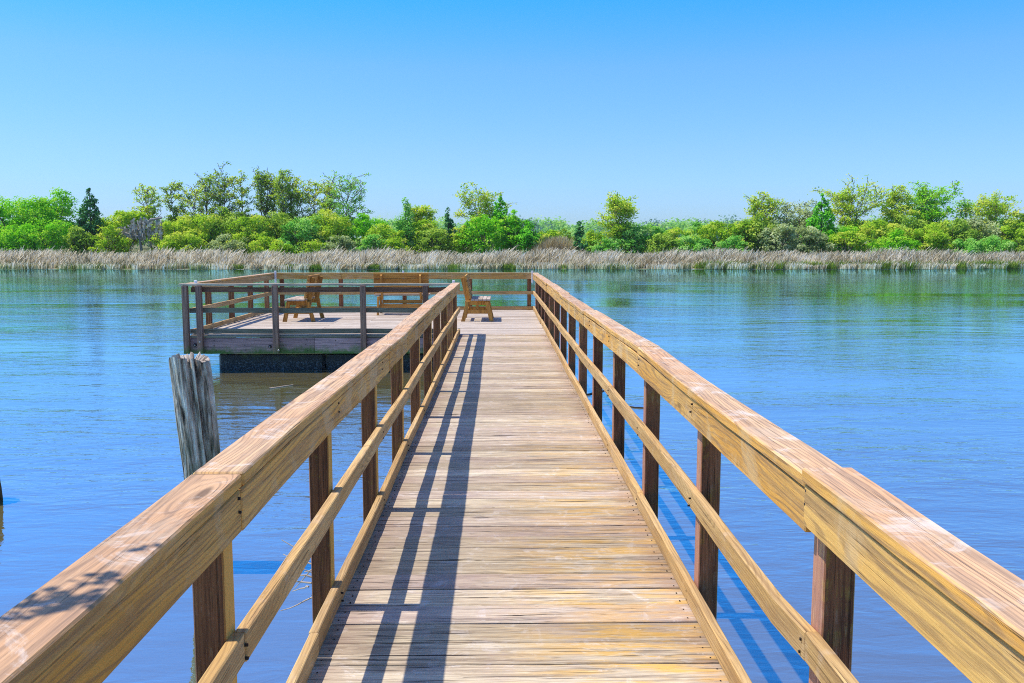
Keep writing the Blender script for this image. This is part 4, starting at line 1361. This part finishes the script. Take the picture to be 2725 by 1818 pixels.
# ------------------------------------------------------------------ reeds and marsh grass
def blades(n, xfun, yfun, hfun, lean, wid, rng):
    x = xfun(n); y = yfun(x); h = hfun(x, y)
    lx = lean[0] + rng.randn(n) * lean[1]; ly = rng.randn(n) * .15
    w_ = wid * rng.uniform(.6, 1.4, n)
    zb = np.full(n, WATER + .02)
    an = rng.uniform(-1.5, 1.5, n)
    cx, cy = np.cos(an) * w_ / 2, np.sin(an) * w_ / 2
    b0 = np.stack([x - cx, y - cy, zb], 1); b1 = np.stack([x + cx, y + cy, zb], 1)
    mx_, my_, mz_ = x + lx * h * .35, y + ly * h * .4, zb + h * .6
    m0 = np.stack([mx_ - cx * .9, my_ - cy, mz_], 1); m1 = np.stack([mx_ + cx * .9, my_ + cy, mz_], 1)
    tp = np.stack([x + lx * h, y + ly * h, zb + h], 1); tp2 = tp + np.stack([cx * .5, cy * .5, -h * .02], 1)
    V = np.stack([b0, b1, m1, m0, tp2, tp], 1).reshape(-1, 3)
    i = np.arange(n)[:, None] * 6
    F = np.concatenate([i + np.array([[0, 1, 2, 3]]), i + np.array([[3, 2, 4, 5]])])
    return V, F


def reed_mat():
    T = NT('dry_reed')
    r = T.attr('rnd')
    geo = T.n('ShaderNodeNewGeometry').outputs['Position']
    n = T.noise(geo, 0.35, 5.0, 0.7)
    f = T.math('MULTIPLY_ADD', T.math('SUBTRACT', n, 0.5), 1.9, r)
    c = T.ramp(f, [(0.0, (0.16, 0.14, 0.07)), (0.3, (0.58, 0.48, 0.28)), (0.65, (0.88, 0.77, 0.53)), (1.0, (0.92, 0.88, 0.76))])
    sp = T.n('ShaderNodeSeparateXYZ'); T.t.links.new(geo, sp.inputs[0])
    gn = T.noise(T.comb(T.math('MULTIPLY', sp.outputs[0], .11), 0.0, 5.0), 1.0, 3.0)
    gf_ = T.math('MULTIPLY', T.step(gn, .42, .60), T.step(T.math('ADD', sp.outputs[2], T.math('MULTIPLY', r, .8)), -.3, .5, .75, 0))
    c = T.mix(gf_, c, (0.16, 0.28, 0.05))
    d = T.n('ShaderNodeBsdfDiffuse'); T.set(d.inputs[0], c)
    tr = T.n('ShaderNodeBsdfTranslucent'); T.set(tr.inputs[0], c)
    mx = T.n('ShaderNodeMixShader'); mx.inputs[0].default_value = .5
    T.t.links.new(d.outputs[0], mx.inputs[1]); T.t.links.new(tr.outputs[0], mx.inputs[2])
    T.t.links.new(mx.outputs[0], T.out.inputs[0])
    return T.m


rng = np.random.RandomState(4)
NB = 52000
clx = rng.uniform(-72, 76, 1500)
sy = lambda x: SHORE + 0.7 * np.sin(x * 0.13 + 1.0) + 0.4 * np.sin(x * 0.41) + 0.25 * np.sin(x * 1.3 + 2)
xf = lambda n: np.where(rng.rand(n) < .55, clx[rng.randint(0, 1500, n)] + rng.randn(n) * .16, rng.uniform(-72, 76, n))
yf = lambda x: sy(x) - .5 + 1.0 * np.sin(x * 1.7) * np.sin(x * .7 + 1) + rng.rand(len(x)) ** 1.5 * 7.5
hf = lambda x, y: (.55 + 1.05 * np.clip((y - sy(x)) / 1.6, 0, 1)) * rng.uniform(.72, 1.12, len(x)) * (1.0 + .10 * np.sin(x * .35) + .07 * np.sin(x * 1.1 + 2) + .09 * np.sin(x * 3.7) * np.sin(x * 1.9 + 1)) * np.where(rng.rand(len(x)) < .06, 1.18, 1.0)
V, F = blades(NB, xf, yf, hf, (.13, .32), .07, rng)
rn = rng.rand(NB)
o = np_mesh('reeds', V, F, reed_mat(), rnd=np.concatenate([rn, rn]))
tag(o, 'long band of dry tan reeds along the far shore', 'reeds', kind='stuff')
# green low grass at the waterline
ng = 20000
cg = np.concatenate([rng.uniform(-22, 12, 22), rng.uniform(20, 70, 40), rng.uniform(-50, -22, 4)])
xg = lambda n: cg[rng.randint(0, len(cg), n)] + rng.randn(n) * 1.0
yg = lambda x: sy(x) - .05 + rng.rand(len(x)) * .8
hg = lambda x, y: rng.uniform(.18, .55, len(x)) * (1 + .8 * (x > 15) * rng.rand(len(x)))
V, F = blades(ng, xg, yg, hg, (0, .35), .05, rng)
rn = rng.rand(ng)
o = np_mesh('marsh_grass', V, F, leaf_mat('marsh_grass_green', (.12, .22, .03), (.25, .38, .05), (.42, .52, .10)), rnd=np.concatenate([rn, rn]))
tag(o, 'patches of bright green marsh grass at the waterline below the reeds', 'grass', kind='stuff')
# tan tall reed clump in the gap
nt_ = 5000
pc = at(1272, 560, 96.0)
V, F = blades(nt_, lambda n: pc.x + rng.randn(n) * 1.9, lambda x: 93.4 + rng.rand(len(x)) * 2.5, lambda x, y: rng.uniform(1.9, 3.4, len(x)) * np.exp(-((x - pc.x) / 3.4) ** 2), (0, .16), .05, rng)
rn = rng.rand(nt_)
o = np_mesh('tall_reeds', V, F, leaf_mat('tan_plume', (.38, .30, .18), (.52, .43, .28), (.66, .56, .40)), rnd=np.concatenate([rn, rn]))
tag(o, 'clump of taller tan plumed reeds in the marsh gap', 'reeds', kind='stuff')


# ------------------------------------------------------------------ tree on the near bank whose limb shades the left cap rail
q_ = random.Random(12); rng = np.random.RandomState(12)
t = thing('oak_tree', 'oak on the near bank behind the camera whose leafy twig shades the left railing', 'tree', (-6.5, -5.0, WATER - .3))
o_ = Vector(t.location)
tv, tf = [], []
pth = [Vector((-6.5, -5, -1)), Vector((-6.4, -4.6, 1.5)), Vector((-5.9, -3.8, 3.6)), Vector((-5.0, -2.6, 4.6)), Vector((-4.0, -1.2, 4.9)), Vector((-3.2, 0.0, 4.6)), Vector((-2.7, 0.7, 4.2)), Vector((-2.35, 1.05, 3.9))]
rs = [.30, .26, .20, .13, .085, .05, .03, .015, .01]
for k in range(len(pth) - 1):
    tube(tv, tf, pth[k] - o_, pth[k + 1] - o_, rs[k], rs[k + 1], 8)
tube(tv, tf, pth[2] - o_, Vector((-7.2, -3.6, 6.5)) - o_, .18, .06, 7)
tube(tv, tf, pth[1] - o_, Vector((-8.0, -5.6, 5.0)) - o_, .18, .06, 7)
tgt = [Vector((-.79, 1.18, 1.02)), Vector((-.84, 1.05, 1.02)), Vector((-.72, 1.45, 1.02)), Vector((-.80, 1.3, 1.02)), Vector((-.9, 1.12, 1.02))]
P, Nn = [], []
sv = np.array(SUN_VEC)


def on_cap(xd, yd):
    p = at(xd, yd, 2.0); d = p - Vector((0, 0, H))
    return np.array(Vector((0, 0, H)) + d * ((1.02 - H) / d.z))


for (xd_, yd_, n_, sx_) in ((250, 1322, 9, .016), (205, 1338, 8, .016), (30, 1386, 16, .022), (90, 1392, 18, .022), (150, 1388, 16, .02), (215, 1372, 12, .018), (10, 1408, 10, .02), (120, 1362, 5, .02), (560, 1140, 3, .02), (330, 1255, 4, .02)):
    d_ = rng.randn(n_, 3) * np.array([sx_, sx_, .02])
    P.append(on_cap(xd_, yd_) + sv * 1.9 + d_); Nn.append(rng.randn(n_, 3) + np.array([-.4, 0, 1.2]))
P = np.concatenate(P); Nn = np.concatenate(Nn)
for a_, b_ in (((10, 1400), (260, 1318)), ((80, 1388), (200, 1340)), ((150, 1375), (240, 1362))):
    tube(tv, tf, Vector(on_cap(*a_) + sv * 1.9) - o_, Vector(on_cap(*b_) + sv * 1.9) - o_, .004, .0025, 4)
tw0 = Vector(on_cap(10, 1400) + sv * 1.9)
tube(tv, tf, pth[-1] - o_, tw0 - o_, .008, .005, 5)
V, F = leaves(P - np.array(o_), Nn, .034, rng, 1.0)
V2, F2, R2 = clumps_crown(rng, 3.0, 3.0, 4.2, 8.0, 60, 70, .12, .6)
V2 = V2 + np.array([-.9, -.4, 0.3])
np_mesh('crown', np.concatenate([V, V2]), np.concatenate([F, F2 + len(V)]), LEAF['bright'], t, rnd=np.concatenate([np.full(len(F), .5), R2]))
np_mesh('trunk', tv, tf, M_BARK, t, smooth=True)

# ------------------------------------------------------------------ air
T = NT('air')
pv = T.n('ShaderNodeVolumePrincipled')
pv.inputs['Color'].default_value = (0.86, 0.93, 1.0, 1)
pv.inputs['Density'].default_value = 0.00016
pv.inputs['Anisotropy'].default_value = 0.2
T.t.links.new(pv.outputs[0], T.out.inputs['Volume'])
hx, hy0, hy1, hz0, hz1 = 1600, -420, 2620, WATER - 1.4, 30.0
hv = [(-hx * 1.6, hy0, hz0), (hx * 1.6, hy0, hz0), (hx * 1.6, hy1, hz0), (-hx * 1.6, hy1, hz0), (-hx * 1.6, hy0, hz1), (hx * 1.6, hy0, hz1), (hx * 1.6, hy1, hz1), (-hx * 1.6, hy1, hz1)]
hz = np_mesh('haze', hv, [(3, 2, 1, 0), (4, 5, 6, 7), (0, 1, 5, 4), (1, 2, 6, 5), (2, 3, 7, 6), (3, 0, 4, 7)], T.m)
tag(hz, 'thin pale haze in the air over the river and the far shore', 'haze', kind='stuff')
